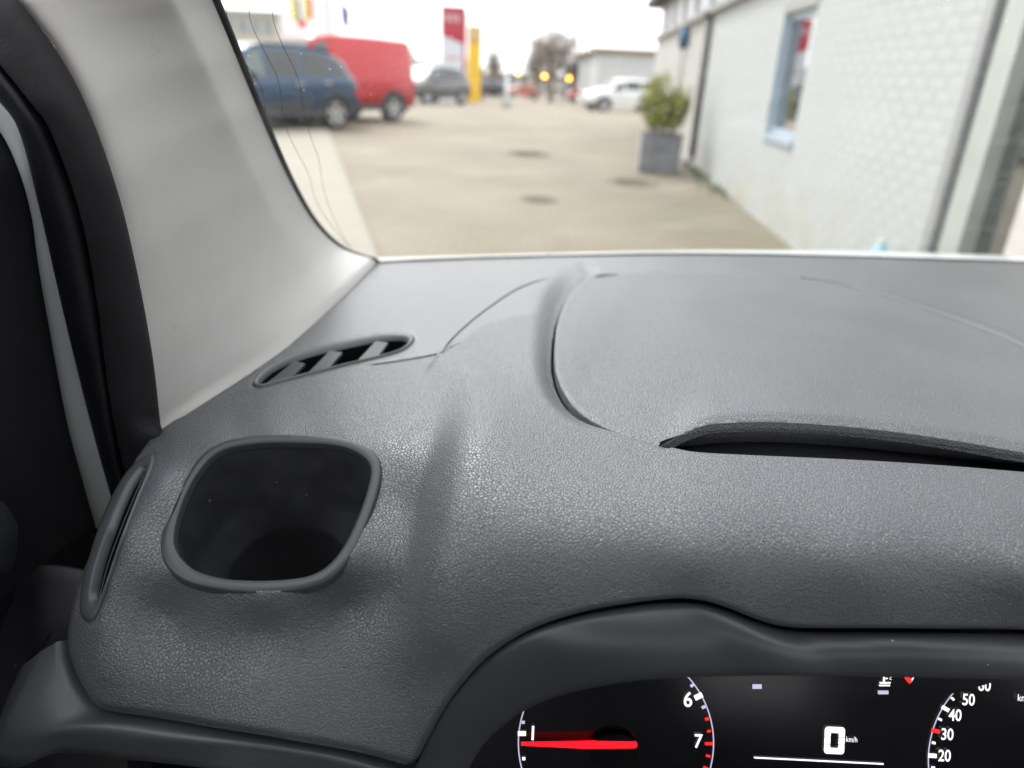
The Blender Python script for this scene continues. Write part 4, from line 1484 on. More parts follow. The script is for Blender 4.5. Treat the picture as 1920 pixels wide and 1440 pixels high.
# wall core with a window opening (joint colour), bricks laid on it
core = MB()
wbox(u_door, wu0, 0, z_ledge, -0.25, -0.001, core); wbox(wu1, u_pipe, 0, z_ledge, -0.25, -0.001, core)
wbox(wu0, wu1, 0, wz0, -0.25, -0.001, core); wbox(wu0, wu1, wz1, z_ledge, -0.25, -0.001, core)
core.build('wall', M['mortar'], hb)
BW, BH, J = 0.215, 0.065, 0.007
slots = []
row = 0
z = 0.004
while z + BH < z_ledge:
    u = u_door + 0.004 - (BW + J) * (0.5 if row % 2 else 0.0)
    while u < u_pipe:
        a, b = max(u, u_door + 0.004), min(u + BW, u_pipe - 0.004)
        cuts = [(a, b)]
        if z + BH > wz0 - .004 and z < wz1 + .004:
            cuts = []
            if a < wu0 - 0.004: cuts.append((a, min(b, wu0 - 0.004)))
            if b > wu1 + 0.004: cuts.append((max(a, wu1 + 0.004), b))
        for (c, d) in cuts:
            if d - c > 0.03: slots.append((c, d, z))
        u += BW + J
    z += BH + J; row += 1


def brick_mesh(w):
    me = bpy.data.meshes.new('brick')
    c = 0.0025
    v = []
    for o_, i_ in ((-0.003, 0), (0.0001, 0), (0.0008, c)):
        for (uu, zz) in ((i_, i_), (w - i_, i_), (w - i_, BH - i_), (i_, BH - i_)):
            v.append(tuple(WP(uu, zz, o_)))
    f = []
    for k in (0, 4):
        for i in range(4):
            j = (i + 1) % 4
            f.append((k + i, k + j, k + 4 + j, k + 4 + i))
    f.append((8, 9, 10, 11))
    me.from_pydata(v, [], f); me.materials.append(M['brick']); me.update()
    bm = bmesh.new(); bm.from_mesh(me); bmesh.ops.recalc_face_normals(bm, faces=bm.faces); bm.to_mesh(me); bm.free()
    return me


def seen_size(s):
    q = WO + WP((s[0] + s[1]) / 2, s[2], 0)
    return -np.linalg.norm(q - CAMP)


slots_v = sorted(slots, key=seen_size, reverse=True)
# keep the ones the windscreen shows: in front of the glass foot line
def in_view(s):
    q = WO + WP((s[0] + s[1]) / 2, s[2] + BH / 2, 0) - CAMP
    c = q @ CRn
    if c[2] >= -0.1: return False
    x = 960 - c[0] / c[2] * FPX; y = 720 + c[1] / c[2] * FPX
    return 0 < x < 1920 and -5 < y < 480


vis = [s for s in slots_v if in_view(s)]
hid = [s for s in slots_v if not in_view(s)]
meshes = {}
for s in vis[:290]:
    w = round(s[1] - s[0], 3)
    if w not in meshes: meshes[w] = brick_mesh(w)
    o = bpy.data.objects.new('brick', meshes[w])
    o.location = tuple(WP(s[0], s[2], random.uniform(-.0006, .0006)))
    COL.objects.link(o); o.parent = hb
V, Fc = [], []
for s in vis[290:] + hid:
    w = round(s[1] - s[0], 3)
    if w not in meshes: meshes[w] = brick_mesh(w)
    me = meshes[w]; b = len(V); of = WP(s[0], s[2], random.uniform(-.0006, .0006))
    V += [np.array(v.co) + of for v in me.vertices]
    Fc += [tuple(b + i for i in p.vertices) for p in me.polygons]
bb = link_mesh('brickwork', V, Fc, M['brick'], hb, False); tag(bb, kind='stuff')

# window in its reveal
wf = empty('window'); wf.parent = hb
rev = 0.06; ft = 0.055
m = MB(); wbox(wu0, wu1, wz0, wz0 + ft, -rev - .05, -rev + .01, m); wbox(wu0, wu1, wz1 - ft, wz1, -rev - .05, -rev + .01, m)
wbox(wu0, wu0 + ft, wz0 + ft, wz1 - ft, -rev - .05, -rev + .01, m); wbox(wu1 - ft, wu1, wz0 + ft, wz1 - ft, -rev - .05, -rev + .01, m)
m.build('frame', M['win_frame'], wf)
wbox(wu0 + ft, wu1 - ft, wz0 + ft, wz1 - ft, -rev - .03, -rev - .022).build('pane', M['pane'], wf)
m = MB(); wbox(wu1 - 0.012, wu1 - 0.001, wz0, wz1, -rev + .01, 0.006, m); m.build('reveal', M['win_frame'], wf)
wbox(wu0 - .03, wu1 + .03, wz0 - 0.05, wz0 - 0.003, -.1, .035).build('sill', M['win_frame'], wf)
wbox(wu0 - .02, wu1 + .02, wz1 + 0.002, wz1 + 0.085, -.1, .012).build('lintel', M['fascia'], wf)
wbox(wu0, wu1, wz0, wz1, -0.9, -0.88).build('room_back', M['shed'], wf)

# far half: cream boards, downpipe, ledge, clerestory, roof edge
nb = 7
for k in range(nb):
    a = u_pipe + 0.12 + (u_far - u_pipe - 0.12) * k / nb; b = u_pipe + 0.12 + (u_far - u_pipe - 0.12) * (k + 1) / nb
    wbox(a + .006, b - .006, 0, z_ledge, -0.2, -0.012 + 0.004 * (k % 2)).build('board', M['cream'], hb)
wbox(u_pipe + 0.004, u_pipe + 0.11, 0, z_ledge, -0.25, -0.09).build('joint_recess', M['pipe'], hb)
m = MB(); q0, q1 = WP(u_pipe + 0.06, 0.12, 0.05), WP(u_pipe + 0.06, z_ledge - .05, 0.05)
m.tube([q0, q1], 0.05, 12); m.tube([q1, WP(u_pipe + .06, z_ledge + .03, 0.13)], 0.05, 12); m.build('downpipe', M['pipe'], hb, smooth=True)
m = MB(); m.tube([WP(u_pipe + 0.06, 0.13, 0.05), WP(u_pipe - .02, 0.04, 0.16)], 0.06, 10); m.build('drain_shoe', M['door_frame_grey'], hb, smooth=True)
wbox(u_near, u_far, z_ledge + 0.002, z_ledge + 0.09, -0.3, 0.10).build('ledge', M['fascia'], hb)
zc = z_ledge + 0.09
z_top = at_y(1225, 25, 1)[2] * 0 + wl_uv(1224, 28)[1]
nw = 12
for k in range(nw):
    a = u_near + (u_far - u_near) * k / nw; b = u_near + (u_far - u_near) * (k + 1) / nw
    wbox(a + .05, b - .05, zc + 0.04, z_top - 0.04, -.06, -.05).build('clerestory_pane', M['sign_white'], hb)
    wbox(a - .05, a + .05, zc, z_top, -.1, 0.01).build('clerestory_post', M['cream'], hb)
m = MB(); wbox(u_near, u_far, zc, zc + .035, -.1, 0.0, m); wbox(u_near, u_far, z_top - .035, z_top, -.1, 0.0, m); m.build('clerestory_rail', M['cream'], hb)
wbox(u_near, u_far + 0.3, z_top + .002, z_top + 0.16, -4.0, 0.35).build('roof_edge', M['roof_dark'], hb)
m = MB(); wbox(u_far - .06, u_far, 0.0, z_top - .04, -4.0, -.21, m); m.build('gable_wall', M['cream'], hb)
# blue lamp housing and the thin rod under it
lu, lz = wl_uv(1291, 72)
bl = empty('wall_lantern', tuple(WO + WP(lu, lz, 0.0))); tag(bl, 'dark blue round fixture high on the cream wall above the planter', 'wall lamp')
m = MB(); ring = []
for k, (o_, r_) in enumerate(((0.0, .10), (.03, .15), (.10, .17), (.16, .13), (.18, .03))):
    ring.append(np.array([wd * r_ * 0.8 * math.cos(a) + np.array([0, 0, r_ * 1.15 * math.sin(a)]) + wn_ * o_ for a in np.linspace(0, 2 * math.pi, 20, endpoint=False)]))
loft('housing', ring, M['blue_lamp'], bl, cap0=True, cap1=True)
MB().tube([wn_ * .08 + np.array([0, 0, -.16]), wn_ * .06 + np.array([0, 0, -1.0])], .028, 8).build('conduit', M['cream'], bl, smooth=True)

# glass door / shop front beside the wall
dr = empty('glass_door', tuple(WO + WP(u_door, 0, 0)), 0.0)
tag(dr, 'tall glass door in pale aluminium frame at the right end of the white wall', 'glass door')


def dbox(u0, u1, z0, z1, o0, o1):
    m = MB()
    m.prism([WP(u0, z0, o0), WP(u1, z0, o0), WP(u1, z1, o0), WP(u0, z1, o0)], wn_ * (o1 - o0))
    return m


dw = lambda px, py: wl_uv(px, py)[0] - u_door
ua = -0.002; ub = (dw(1862, 20) + dw(1762, 440)) / 2; uc_ = (dw(1878, 20) + dw(1779, 440)) / 2; ud = (dw(1915, 60) + dw(1812, 440)) / 2
print('DOOR', ua, ub, uc_, ud)
dbox(ub, ua, 0, z_ledge, -.12, .02).build('frame_post', M['door_frame_grey'], dr)
dbox(uc_, ub - .002, 0, z_ledge, -.12, -.02).build('gasket', M['gasket'], dr)
dbox(ud, uc_ - .002, 0.0, z_ledge, -.12, .01).build('sash_post', M['door_frame_pale'], dr)
ub_l = dw(1876, 430)
dbox(ud - 2.6, ud - .002, 0.0, .12, -.12, .01).build('bottom_rail', M['door_frame_pale'], dr)
dbox(ud - 2.6, ud - .002, .122, z_ledge, -.075, -.065).build('pane', M['door_pane'], dr)
dbox(ud - 1.9, ub_l, .122, z_ledge, -.062, -.045).build('blind_panel', M['blind'], dr)
dbox(ud - 2.6, ud, 0.0, z_ledge, -2.4, -2.38).build('room_back', M['shed'], dr)
dbox(ud - 2.6, ud, 0.005, .02, -2.38, -.13).build('room_floor', M['drain'], dr)
# small cyan bottle and grey bin at the wall foot
cu_, cz_ = wl_uv(1692, 466)
q = at_z(1690, 520)
q = WO + WP(cu_, 0, .12); q[2] = 0
cy = empty('spray_bottle', tuple(q)); tag(cy, 'small cyan plastic container at the foot of the white wall', 'bottle')
zt = cz_ + 0.01
loft('body', [np.array([(r * math.cos(a), r * math.sin(a), z_) for a in np.linspace(0, 2 * math.pi, 16, endpoint=False)]) for r, z_ in ((.05, 0.0), (.055, .02), (.055, zt - .06), (.04, zt - .02), (.02, zt))], M['cyan'], cy, cap0=True, cap1=True)
loft('cap', [np.array([(r * math.cos(a), r * math.sin(a), z_) for a in np.linspace(0, 2 * math.pi, 12, endpoint=False)]) for r, z_ in ((.022, zt + .001), (.022, zt + .03), (.012, zt + .035))], M['sign_white'], cy, cap1=True)
# weeds along the wall foot
V, Fc = [], []
for _ in range(420):
    u = random.choice([random.gauss(-0.15, .18), random.gauss(-0.9, .25), random.gauss(-2.2, .5)])
    o_ = abs(random.gauss(.05, .09)) + .012
    b_ = WO + WP(u, 0, o_); b_[2] = 0
    h = random.uniform(.02, .09); a = random.uniform(0, 6.28)
    t = np.array([math.cos(a), math.sin(a), 0]); n_ = len(V)
    V += [b_ - t * .008, b_ + t * .008, b_ + np.array([random.gauss(0, .03), random.gauss(0, .03), h])]
    Fc.append((n_, n_ + 1, n_ + 2))
wd_ = link_mesh('weeds', V, Fc, M['grass'], None, False); tag(wd_, 'tufts of weeds along the wall foot', 'weeds', kind='stuff')

# ------------------------------------------------------------------ planter and shrub
p0 = at_z(1238, 326)
yp = p0[1]
pw = (at_y(1275, 300, yp)[0] - at_y(1197, 300, yp)[0])
ph = at_y(1238, 252, yp)[2]
pl = empty('planter', (p0[0], yp + pw * .45, 0.0), math.radians(-6)); tag(pl, 'square slate grey planter box beside the white wall', 'planter')
h_ = pw * .48
prof = [(h_ * .94, 0.0), (h_ * .96, .02), (h_, ph - .03), (h_ * 1.02, ph - .025), (h_ * 1.02, ph), (h_ * .9, ph), (h_ * .88, ph - .06)]
rings = []
for r_, z_ in prof:
    c = r_ * .12
    rings.append(np.array([(r_ - c, -r_, z_), (r_, -r_ + c, z_), (r_, r_ - c, z_), (r_ - c, r_, z_), (-r_ + c, r_, z_), (-r_, r_ - c, z_), (-r_, -r_ + c, z_), (-r_ + c, -r_, z_)]))
loft('box', rings, M['planter'], pl, cap0=True, smooth=False)
m = MB(); m.box(-h_ * 1.035, -h_ * 1.022, -h_ * .85, h_ * .85, 0.03, ph - .03); m.build('side_panel', M['planter_lit'], pl)  # added pale sheet: the brighter lit left face is put into the colour
m = MB(); m.box(-h_ * .87, h_ * .87, -h_ * .87, h_ * .87, ph - .07, ph - .05); m.build('soil', M['soil'], pl)

bush = empty('shrub', (p0[0], yp + pw * .45, ph - .05)); tag(bush, 'yellow green leafy shrub growing in the slate planter', 'shrub')
bh = (at_y(1230, 146, yp)[2] - ph) * 1.08
bw = (at_y(1275, 200, yp)[0] - at_y(1183, 200, yp)[0]) / 2
m = MB(); tips = []
for k in range(40):
    a = random.uniform(0, 6.28); rr_ = bw * random.uniform(.05, 1.12) ** .8
    tip = Vector((rr_ * math.cos(a), rr_ * math.sin(a), bh * (random.uniform(.62, 1.10) - .22 * (rr_ / bw) ** 2)))
    st_ = Vector((tip.x * .30 + random.gauss(0, .03), tip.y * .30 + random.gauss(0, .03), 0))
    mid = st_.lerp(tip, .5) + Vector((tip.x * .18, tip.y * .18, 0))
    m.tube([st_, mid, tip], [.007, .005, .002], 4); tips.append((st_, mid, tip, random.uniform(.5, 1.5)))
m.build('stem', M['twig'], bush)
V, Fc = [], []
wts = [t_[3] for t_ in tips]
for k in range(4200):
    st_, mid, tip, w_ = random.choices(tips, wts)[0]
    t = 1 - random.uniform(0, .78) ** 1.25
    c = st_.lerp(mid, t * 2) if t < .5 else mid.lerp(tip, t * 2 - 1)
    c = c + Vector((random.gauss(0, .022), random.gauss(0, .022), random.gauss(0, .03)))
    d = Vector((random.gauss(0, 1), random.gauss(0, 1), random.gauss(.7, .8))).normalized()
    s = d.orthogonal().normalized(); s.rotate(Matrix.Rotation(random.uniform(0, 6.28), 3, d))
    L = random.uniform(.035, .065); w = L * .26; n_ = len(V)
    V += [tuple(c), tuple(c + d * L * .5 + s * w), tuple(c + d * L), tuple(c + d * L * .5 - s * w)]
    Fc.append((n_, n_ + 1, n_ + 2, n_ + 3))
lf = link_mesh('foliage', V, Fc, M['leaf'], bush, False)

# ------------------------------------------------------------------ vehicles in the yard
def wheel(parent, x, y, r, side, spokes=5):
    e = empty('wheel'); e.parent = parent; e.location = (x, y, r)
    n = 28
    def rg(rad, yy): return np.array([(rad * math.cos(a), yy, rad * math.sin(a)) for a in np.linspace(0, 2 * math.pi, n, endpoint=False)])
    s = side
    loft('tyre', [rg(r * .66, s * .0), rg(r * .70, s * .012), rg(r * .92, s * .018), rg(r, s * -.01), rg(r, s * -.18), rg(r * .7, s * -.2)], M['tyre'], e)
    loft('rim', [rg(r * .70, s * .010), rg(r * .66, s * .014), rg(r * .60, s * -.02), rg(r * .30, s * -.05)], M['alloy'], e)
    MB().prism([(r * .64 * math.cos(a), s * -.06, r * .64 * math.sin(a)) for a in np.linspace(0, 2 * math.pi, 24, endpoint=False)], (0, s * -.02, 0)).build('brake_disc', M['cladding'], e)
    m = MB()
    for k in range(spokes):
        a = 2 * math.pi * k / spokes + .3
        u = np.array([math.cos(a), 0, math.sin(a)]); w = np.array([-math.sin(a), 0, math.cos(a)])
        m.prism([u * r * .08 - w * r * .10 + [0, s * .0, 0], u * r * .66 - w * r * .14 + [0, s * .004, 0], u * r * .66 + w * r * .14 + [0, s * .004, 0], u * r * .08 + w * r * .10], (0, s * -.03, 0))
    m.build('spokes', M['alloy'], e)


def car(name, label, mat, st, wheels, wr, half, heading, anchor, anchor_side=1, anchor_wheel=0, glass='car_glass', side_wins=(), cladding=True, group=None,
        band=None, roofmat=None, handles=()):
    """st: stations (x, z_sill, z_belt, z_roof, roof half-width factor); x grows to the front.
    heading: world angle of the front; anchor: world ground point of one wheel"""
    hv = np.array([math.cos(heading), math.sin(heading), 0]); lv = np.array([-math.sin(heading), math.cos(heading), 0])
    wx = wheels[anchor_wheel]
    root = np.array([anchor[0], anchor[1], 0]) - hv * wx - lv * (half * anchor_side)
    e = empty(name, (root[0], root[1], gz(root[1])), heading)
    tag(e, label, 'van' if 'van' in name else 'car', group)
    S = np.array(st, float)
    xs = np.linspace(S[0, 0], S[-1, 0], 64)
    it = lambda k, x: np.interp(x, S[:, 0], S[:, k])
    x0, x1 = S[0, 0], S[-1, 0]
    def hw(x):
        t = (x - x0) / (x1 - x0)
        return half * (1 - .10 * abs(2 * t - 1) ** 5)
    def ring(x):
        w = hw(x); zs, zb, zr, f = it(1, x), it(2, x), it(3, x), it(4, x)
        L_ = [(w * .90, zs), (w * .985, zs + .10), (w, zs + (zb - zs) * .55), (w * .985, zb - .03), (w * .965, zb), (w * f * 1.02 + (.0), zr - .07), (w * f * .93, zr - .015), (w * f * .5, zr + .01)]
        return np.array([(x, y, z_) for y, z_ in L_] + [(x, -y, z_) for y, z_ in L_[::-1]])
    b = loft('body', [ring(x) for x in xs], mat, e, closed=True, cap0=True, cap1=True)
    def sidep(x, t, s, o=.006):
        w = hw(x); zb, zr, f = it(2, x), it(3, x), it(4, x)
        a = np.array([x, w * .965, zb]); c = np.array([x, w * f * 1.02, zr - .07])
        q = a * (1 - t) + c * t
        return np.array([q[0], s * (q[1] + o), q[2] + o * .3])
    for (a, c, a2, c2, gm) in side_wins:                    # bottom x range, top x range
        for s in (1, -1):
            rows = []
            for t in (0.10, .5, .93):
                xa, xb = a + (a2 - a) * t, c + (c2 - c) * t
                rows.append(np.array([sidep(x, t, s) for x in np.linspace(xa, xb, 8)]))
            loft('side_window', rows, M[gm], e, closed=False)
    # front and rear screens where the roofline falls
    def top(x, f_, o=.012):
        return np.array([x, hw(x) * it(4, x) * f_, it(3, x) + o])
    for nm, (xa, xb) in (('front_screen', glass_rng[name][0]), ('rear_screen', glass_rng[name][1])):
        if xa is None: continue
        rows = [np.array([top(x, k) for k in np.linspace(-.88, .88, 7)]) for x in np.linspace(xa, xb, 5)]
        loft(nm, rows, M[glass], e, closed=False)
    for s in (1, -1):
        for wx_ in wheels:
            wheel(e, wx_, s * (half - .005), wr, s)
            n = 20
            arch = [np.array([(wx_ + (wr + k) * math.cos(a), s * (half + o), wr + (wr + k) * math.sin(a)) for a in np.linspace(-.25, math.pi + .25, n)]) for k, o in ((.03, -.10), (.035, .012), (.10, .014), (.105, -.03))]
            loft('wheel_arch', arch, M['cladding'] if cladding else M['tyre'], e, closed=False)
            MB().prism([(wx_ + (wr + .03) * math.cos(a), s * (half - .06), max(.12, wr + (wr + .03) * math.sin(a))) for a in np.linspace(0, 2 * math.pi, 24, endpoint=False)], (0, s * .052, 0)).build('arch_liner', M['tyre'], e)
        zs = it(1, 0)
        m = MB(); m.box(min(wheels) + wr, max(wheels) - wr, s * (half - .04), s * (half + .012), zs - .02, zs + .13); m.build('sill', M['cladding'] if cladding else mat, e, bevel=.01)
        if band:
            m = MB(); m.box(band[0], band[1], s * (half - .03), s * (half + .016), band[2], band[3]); m.build('side_moulding', M[band[4]], e, bevel=.01)
        for hx, hz in handles:
            m = MB(); m.box(hx - .09, hx + .09, s * (half - .02), s * (half + .03), hz - .018, hz + .018); m.build('door_handle', M['chrome'] if name != 'delivery_van' else mat, e, bevel=.008)
        xr = x0 + .015
        m = MB(); m.box(x0 - .012, x0 + .10, s * (half * .86) - .09, s * (half * .86) + .06, it(2, x0) - .25, it(2, x0) - .02); m.build('tail_lamp', M['tail_red'], e, bevel=.01)
        m = MB(); m.box(x1 - .20, x1 + .015, s * (half * .74) - .13, s * (half * .74) + .13, it(2, x1) - .2, it(2, x1) - .06); m.build('headlight', M['head_lens'], e, bevel=.02)
        xm = glass_rng[name][0][0] or x1 * .4
        m = MB(); m.box(xm + .02, xm + .16, s * (half + .02), s * (half + .20), it(2, xm) + .02, it(2, xm) + .15); m.build('door_mirror', M['cladding'], e, bevel=.03)
    m = MB(); m.box(x0 - .05, x0 + .12, -half * .9, half * .9, it(1, x0), it(1, x0) + .2); m.build('rear_bumper', M['cladding'] if cladding else mat, e, bevel=.03)
    m = MB(); m.box(x1 - .12, x1 + .05, -half * .88, half * .88, it(1, x1), it(1, x1) + .22); m.build('front_bumper', M['cladding'] if cladding else mat, e, bevel=.03)
    m = MB(); m.box(x1 - .02, x1 + .03, -half * .45, half * .45, it(1, x1) + .25, it(1, x1) + .36); m.build('grille', M['tyre'], e)
    if roofmat:
        rows = [np.array([top(x, k, .012) for k in np.linspace(-.95, .95, 7)]) for x in np.linspace(roofmat[0], roofmat[1], 14)]
        loft('roof', rows, M[roofmat[2]], e, closed=False)
    return e


suv_st = [(-2.05, .42, .88, .90, .86), (-1.98, .36, .98, 1.05, .84), (-1.80, .32, 1.02, 1.36, .78), (-1.35, .3, 1.02, 1.56, .74), (-.6, .3, 1.0, 1.63, .74), (.2, .3, .98, 1.62, .74), (.55, .3, .97, 1.55, .75),
          (1.15, .3, .96, 1.10, .84), (1.3, .3, .94, 1.03, .88), (1.95, .34, .86, .92, .88), (2.1, .42, .72, .76, .86)]
van_st = [(-2.20, .38, 1.0, 1.80, .86), (-2.18, .34, 1.02, 1.86, .87), (-2.08, .3, 1.04, 1.92, .88), (-1.0, .3, 1.04, 1.95, .88), (.3, .3, 1.04, 1.95, .87), (.75, .3, 1.04, 1.88, .83),
          (1.45, .3, 1.02, 1.16, .86), (1.55, .3, 1.0, 1.08, .88), (2.05, .32, .88, .94, .88), (2.2, .40, .72, .76, .86)]
hat_st = [(-1.95, .40, .85, .90, .86), (-1.88, .34, .92, 1.0, .84), (-1.65, .3, .95, 1.25, .78), (-1.2, .28, .95, 1.42, .74), (-.5, .28, .93, 1.46, .74), (.2, .28, .92, 1.45, .74), (.5, .28, .91, 1.38, .75),
          (1.15, .28, .90, 1.0, .84), (1.3, .28, .87, .94, .88), (1.9, .3, .76, .82, .88), (2.05, .38, .62, .66, .86)]
sed_st = [(-2.25, .40, .84, .92, .86), (-2.15, .34, .94, 1.0, .84), (-1.85, .3, .96, 1.08, .80), (-1.1, .28, .95, 1.40, .72), (-.4, .28, .93, 1.48, .73), (.25, .28, .92, 1.45, .74), (.55, .28, .91, 1.36, .75),
          (1.25, .28, .90, 1.0, .84), (1.4, .28, .87, .95, .88), (2.1, .3, .78, .84, .88), (2.25, .38, .64, .68, .86)]
glass_rng = {'parked_suv': ((.6, 1.12), (-1.92, -1.5)), 'delivery_van': ((.8, 1.42), (None, None)), 'parked_hatchback': ((.55, 1.12), (-1.8, -1.35)), 'parked_saloon': ((.6, 1.2), (-1.8, -1.2))}
wins_suv = ((.30, 1.02, .30, .52, 'car_glass_pale'), (-.55, .22, -.55, .22, 'car_glass'), (-1.28, -.63, -1.28, -.63, 'car_glass'), (-1.82, -1.36, -1.62, -1.36, 'car_glass'))
wins_hat = ((.30, 1.02, .30, .50, 'car_glass'), (-.55, .22, -.55, .22, 'car_glass'), (-1.5, -.63, -1.3, -.63, 'car_glass'))
AZ = math.radians(38)
HEAD = math.atan2(-math.cos(AZ), -math.sin(AZ))
GRP = 'cars parked in the yard'
gpt = at_g
car('parked_suv', 'blue crossover parked nearest on the left beside the grey pillar', M['blue'], suv_st, (-1.32, 1.28), .335, .88, HEAD, gpt(632, 243), 1, 0,
    side_wins=wins_suv, group=GRP, band=(-.75, .85, .44, .58, 'cladding'), roofmat=(-1.5, .4, 'silver'), handles=((-.45, .90), (-1.15, .93)))
car('delivery_van', 'bright red delivery van parked behind the blue crossover', M['red'], van_st, (-1.42, 1.40), .33, .92, HEAD - .02, gpt(740, 228), 1, 0,
    side_wins=((.50, 1.30, .50, .80, 'car_glass_pale'),), group=GRP, band=(-.9, .9, .55, .62, 'red'), handles=((.45, .95),))
car('parked_suv', 'dark grey car parked next to the red van', M['grey'], suv_st, (-1.32, 1.28), .33, .90, HEAD + .1, gpt(868, 197), 1, 0, side_wins=wins_suv, cladding=False, group=GRP, handles=((-.4, .92),))
car('parked_saloon', 'dark navy car beyond the grey one, before the white post', M['navy'], sed_st, (-1.35, 1.4), .32, .88, math.radians(212), gpt(940, 184), 1, 0, side_wins=wins_hat, cladding=False, group=GRP)
car('parked_hatchback', 'orange car parked far off beside the white post', M['orange'], hat_st, (-1.25, 1.25), .31, .86, math.radians(200), gpt(1000, 184), 1, 0, side_wins=wins_hat, cladding=False, group=GRP)
car('parked_hatchback', 'white small car parked right of the lane behind the shrub', M['white'], hat_st, (-1.25, 1.25), .30, .84, math.radians(196), gpt(1132, 209), 1, 1, side_wins=wins_hat, cladding=False, group=GRP, handles=((-.4, .85), (.35, .85)))
car('parked_hatchback', 'dull red car half hidden behind the white small car', M['red'], hat_st, (-1.25, 1.25), .30, .84, math.radians(200), gpt(1086, 192), 1, 1, side_wins=wins_hat, cladding=False, group=GRP)
car('parked_saloon', 'silver car roof seen between the blue crossover and red van', M['silver'], sed_st, (-1.35, 1.4), .32, .88, HEAD, gpt(560, 222), 1, 0, side_wins=wins_hat, cladding=False, group=GRP)
car('parked_hatchback', 'black car squeezed between the dark grey car and yellow sign', M['navy'], hat_st, (-1.25, 1.25), .31, .86, math.radians(215), gpt(905, 186), 1, 0, side_wins=wins_hat, cladding=False, group=GRP)
for px, py, lab in ((1010, 176, 'white car far off behind the orange car'), (955, 176, 'white car far off behind the navy car'), (905, 178, 'white car far off under the yellow sign')):
    car('parked_hatchback', lab, M['white'], hat_st, (-1.25, 1.25), .31, .86, math.radians(185), gpt(px, py), 1, 0, side_wins=wins_hat, cladding=False, group=GRP)

# ------------------------------------------------------------------ signs, poles, flags, lights
def pole(name, px, py_top, dist, r, label, cat, group=None, arm=False):
    q = at_y(px, 100, dist); h = at_y(px, py_top, dist)[2]
    b0 = gz(dist); h -= b0
    e = empty(name, (q[0], dist, b0)); tag(e, label, cat, group)
    MB().tube([(0, 0, 0), (0, 0, h * .5), (0, 0, h)], [r * 1.3, r, r * .7], 8).build('mast', M['pole'], e, smooth=True)
    MB().tube([(0, 0, 0), (0, 0, .25)], [r * 2.2, r * 2.0], 8).build('base', M['fascia'], e)
    if arm:
        MB().box(-.5, .5, -.12, .12, h - .05, h + .08).build('lamp_head', M['fascia'], e, bevel=.03)
    return e, h


def sign_pylon(name, px0, px1, py0, dist, label, th=.25):
    a = at_y(px0, py0, dist); b = at_y(px1, py0, dist)
    w = b[0] - a[0]; h = (a[2] + b[2]) / 2 - gz(dist)
    e = empty(name, ((a[0] + b[0]) / 2, dist, gz(dist)), math.radians(12)); tag(e, label, 'sign')
    return e, w, h


e, w, h = sign_pylon('sign_pylon', 828, 868, 12, 44, 'tall red and white dealer sign pylon behind the grey car')
MB().prism([(-w / 2, -.14, 0), (w / 2, -.14, 0), (w / 2, -.14, h - 1.85), (-w / 2, -.14, h - 1.45)], (0, .28, 0)).build('white_panel', M['sign_white'], e)
MB().prism([(-w / 2, -.14, h - 1.44), (w / 2, -.14, h - 1.84), (w / 2, -.14, h), (-w / 2, -.14, h)], (0, .28, 0)).build('red_panel', M['sign_red'], e)
MB().box(w / 2 + .002, w / 2 + .16, -.13, .13, 0, h - .02).build('side_panel', M['sign_red'], e)
MB().box(w / 2 + .162, w / 2 + .22, -.12, .12, 0, h - .3).build('edge_trim', M['sign_white'], e)
for k, cx in enumerate((-.30, .0, .30)):
    n = 16
    rg = lambda r, o: np.array([(cx + r * .8 * math.cos(a), -.15 + o, h - .55 + r * 1.2 * math.sin(a)) for a in np.linspace(0, 2 * math.pi, n, endpoint=False)])
    loft('emblem', [rg(.15, 0), rg(.085, 0), rg(.085, .009), rg(.15, .009), rg(.15, 0)], M['sign_white'], e)
MB().box(-.28, .30, -.15, -.141, h - 2.62, h - 2.54).build('lettering', M['flag_r'], e)
e, w, h = sign_pylon('sign_pylon', 878, 903, 49, 46, 'slim yellow sign pylon right of the red and white one')
MB().box(-w / 2, w / 2, -.12, .12, 0, h - .95).build('yellow_panel', M['sign_yellow'], e)
MB().box(-w / 2, w / 2, -.12, .12, h - .948, h).build('top_panel', M['sign_ochre'], e)
dm = lambda s, o: np.array([(0 + s * .13, -.125 + o, h - .4), (0, -.125 + o, h - .4 + s * .2), (-s * .13, -.125 + o, h - .4), (0, -.125 + o, h - .4 - s * .2)])
loft('emblem', [dm(1.1, 0), dm(.6, 0), dm(.6, .004), dm(1.1, .004), dm(1.1, 0)], M['sign_white'], e, smooth=False)

pole('lamp_post', 797, -30, 60, .09, 'pale lamp post left of the red and white sign', 'lamp post', arm=True)
pole('lamp_post', 1108, 50, 80, .10, 'thin far lamp post right of the bare tree', 'lamp post', arm=True)
pole('marker_post', 953, 140, 33, .10, 'short white post in front of the navy and orange cars', 'post')


def flag(px, top_py, dist, w, h, mat, label, pole_label, sag, marks=()):
    e, H_ = pole('flagpole', px, -60, dist, .07, pole_label, 'flagpole', 'flagpoles')
    q = at_y(px, top_py, dist)
    f = empty('flag', (q[0] + .09, dist, q[2])); tag(f, label, 'flag')
    nu, nv = 14, 12
    def pt(u, v, o=0):
        x = u * w * (1 - .25 * sag * v); z_ = -v * h - sag * u * h * .55
        y = .10 * math.sin(u * 5 + v * 2) + .03 * math.sin(u * 11)
        return np.array([x, y + o, z_])
    rows = [np.array([pt(u, v) for u in np.linspace(0, 1, nu)]) for v in np.linspace(0, 1, nv)]
    loft('cloth', rows, mat, f, closed=False)
    for (u0, u1, v0, v1, mm) in marks:
        rows = [np.array([pt(u, v, -.02) for u in np.linspace(u0, u1, 5)]) for v in np.linspace(v0, v1, 5)]
        loft('emblem', rows, mm, f, closed=False)


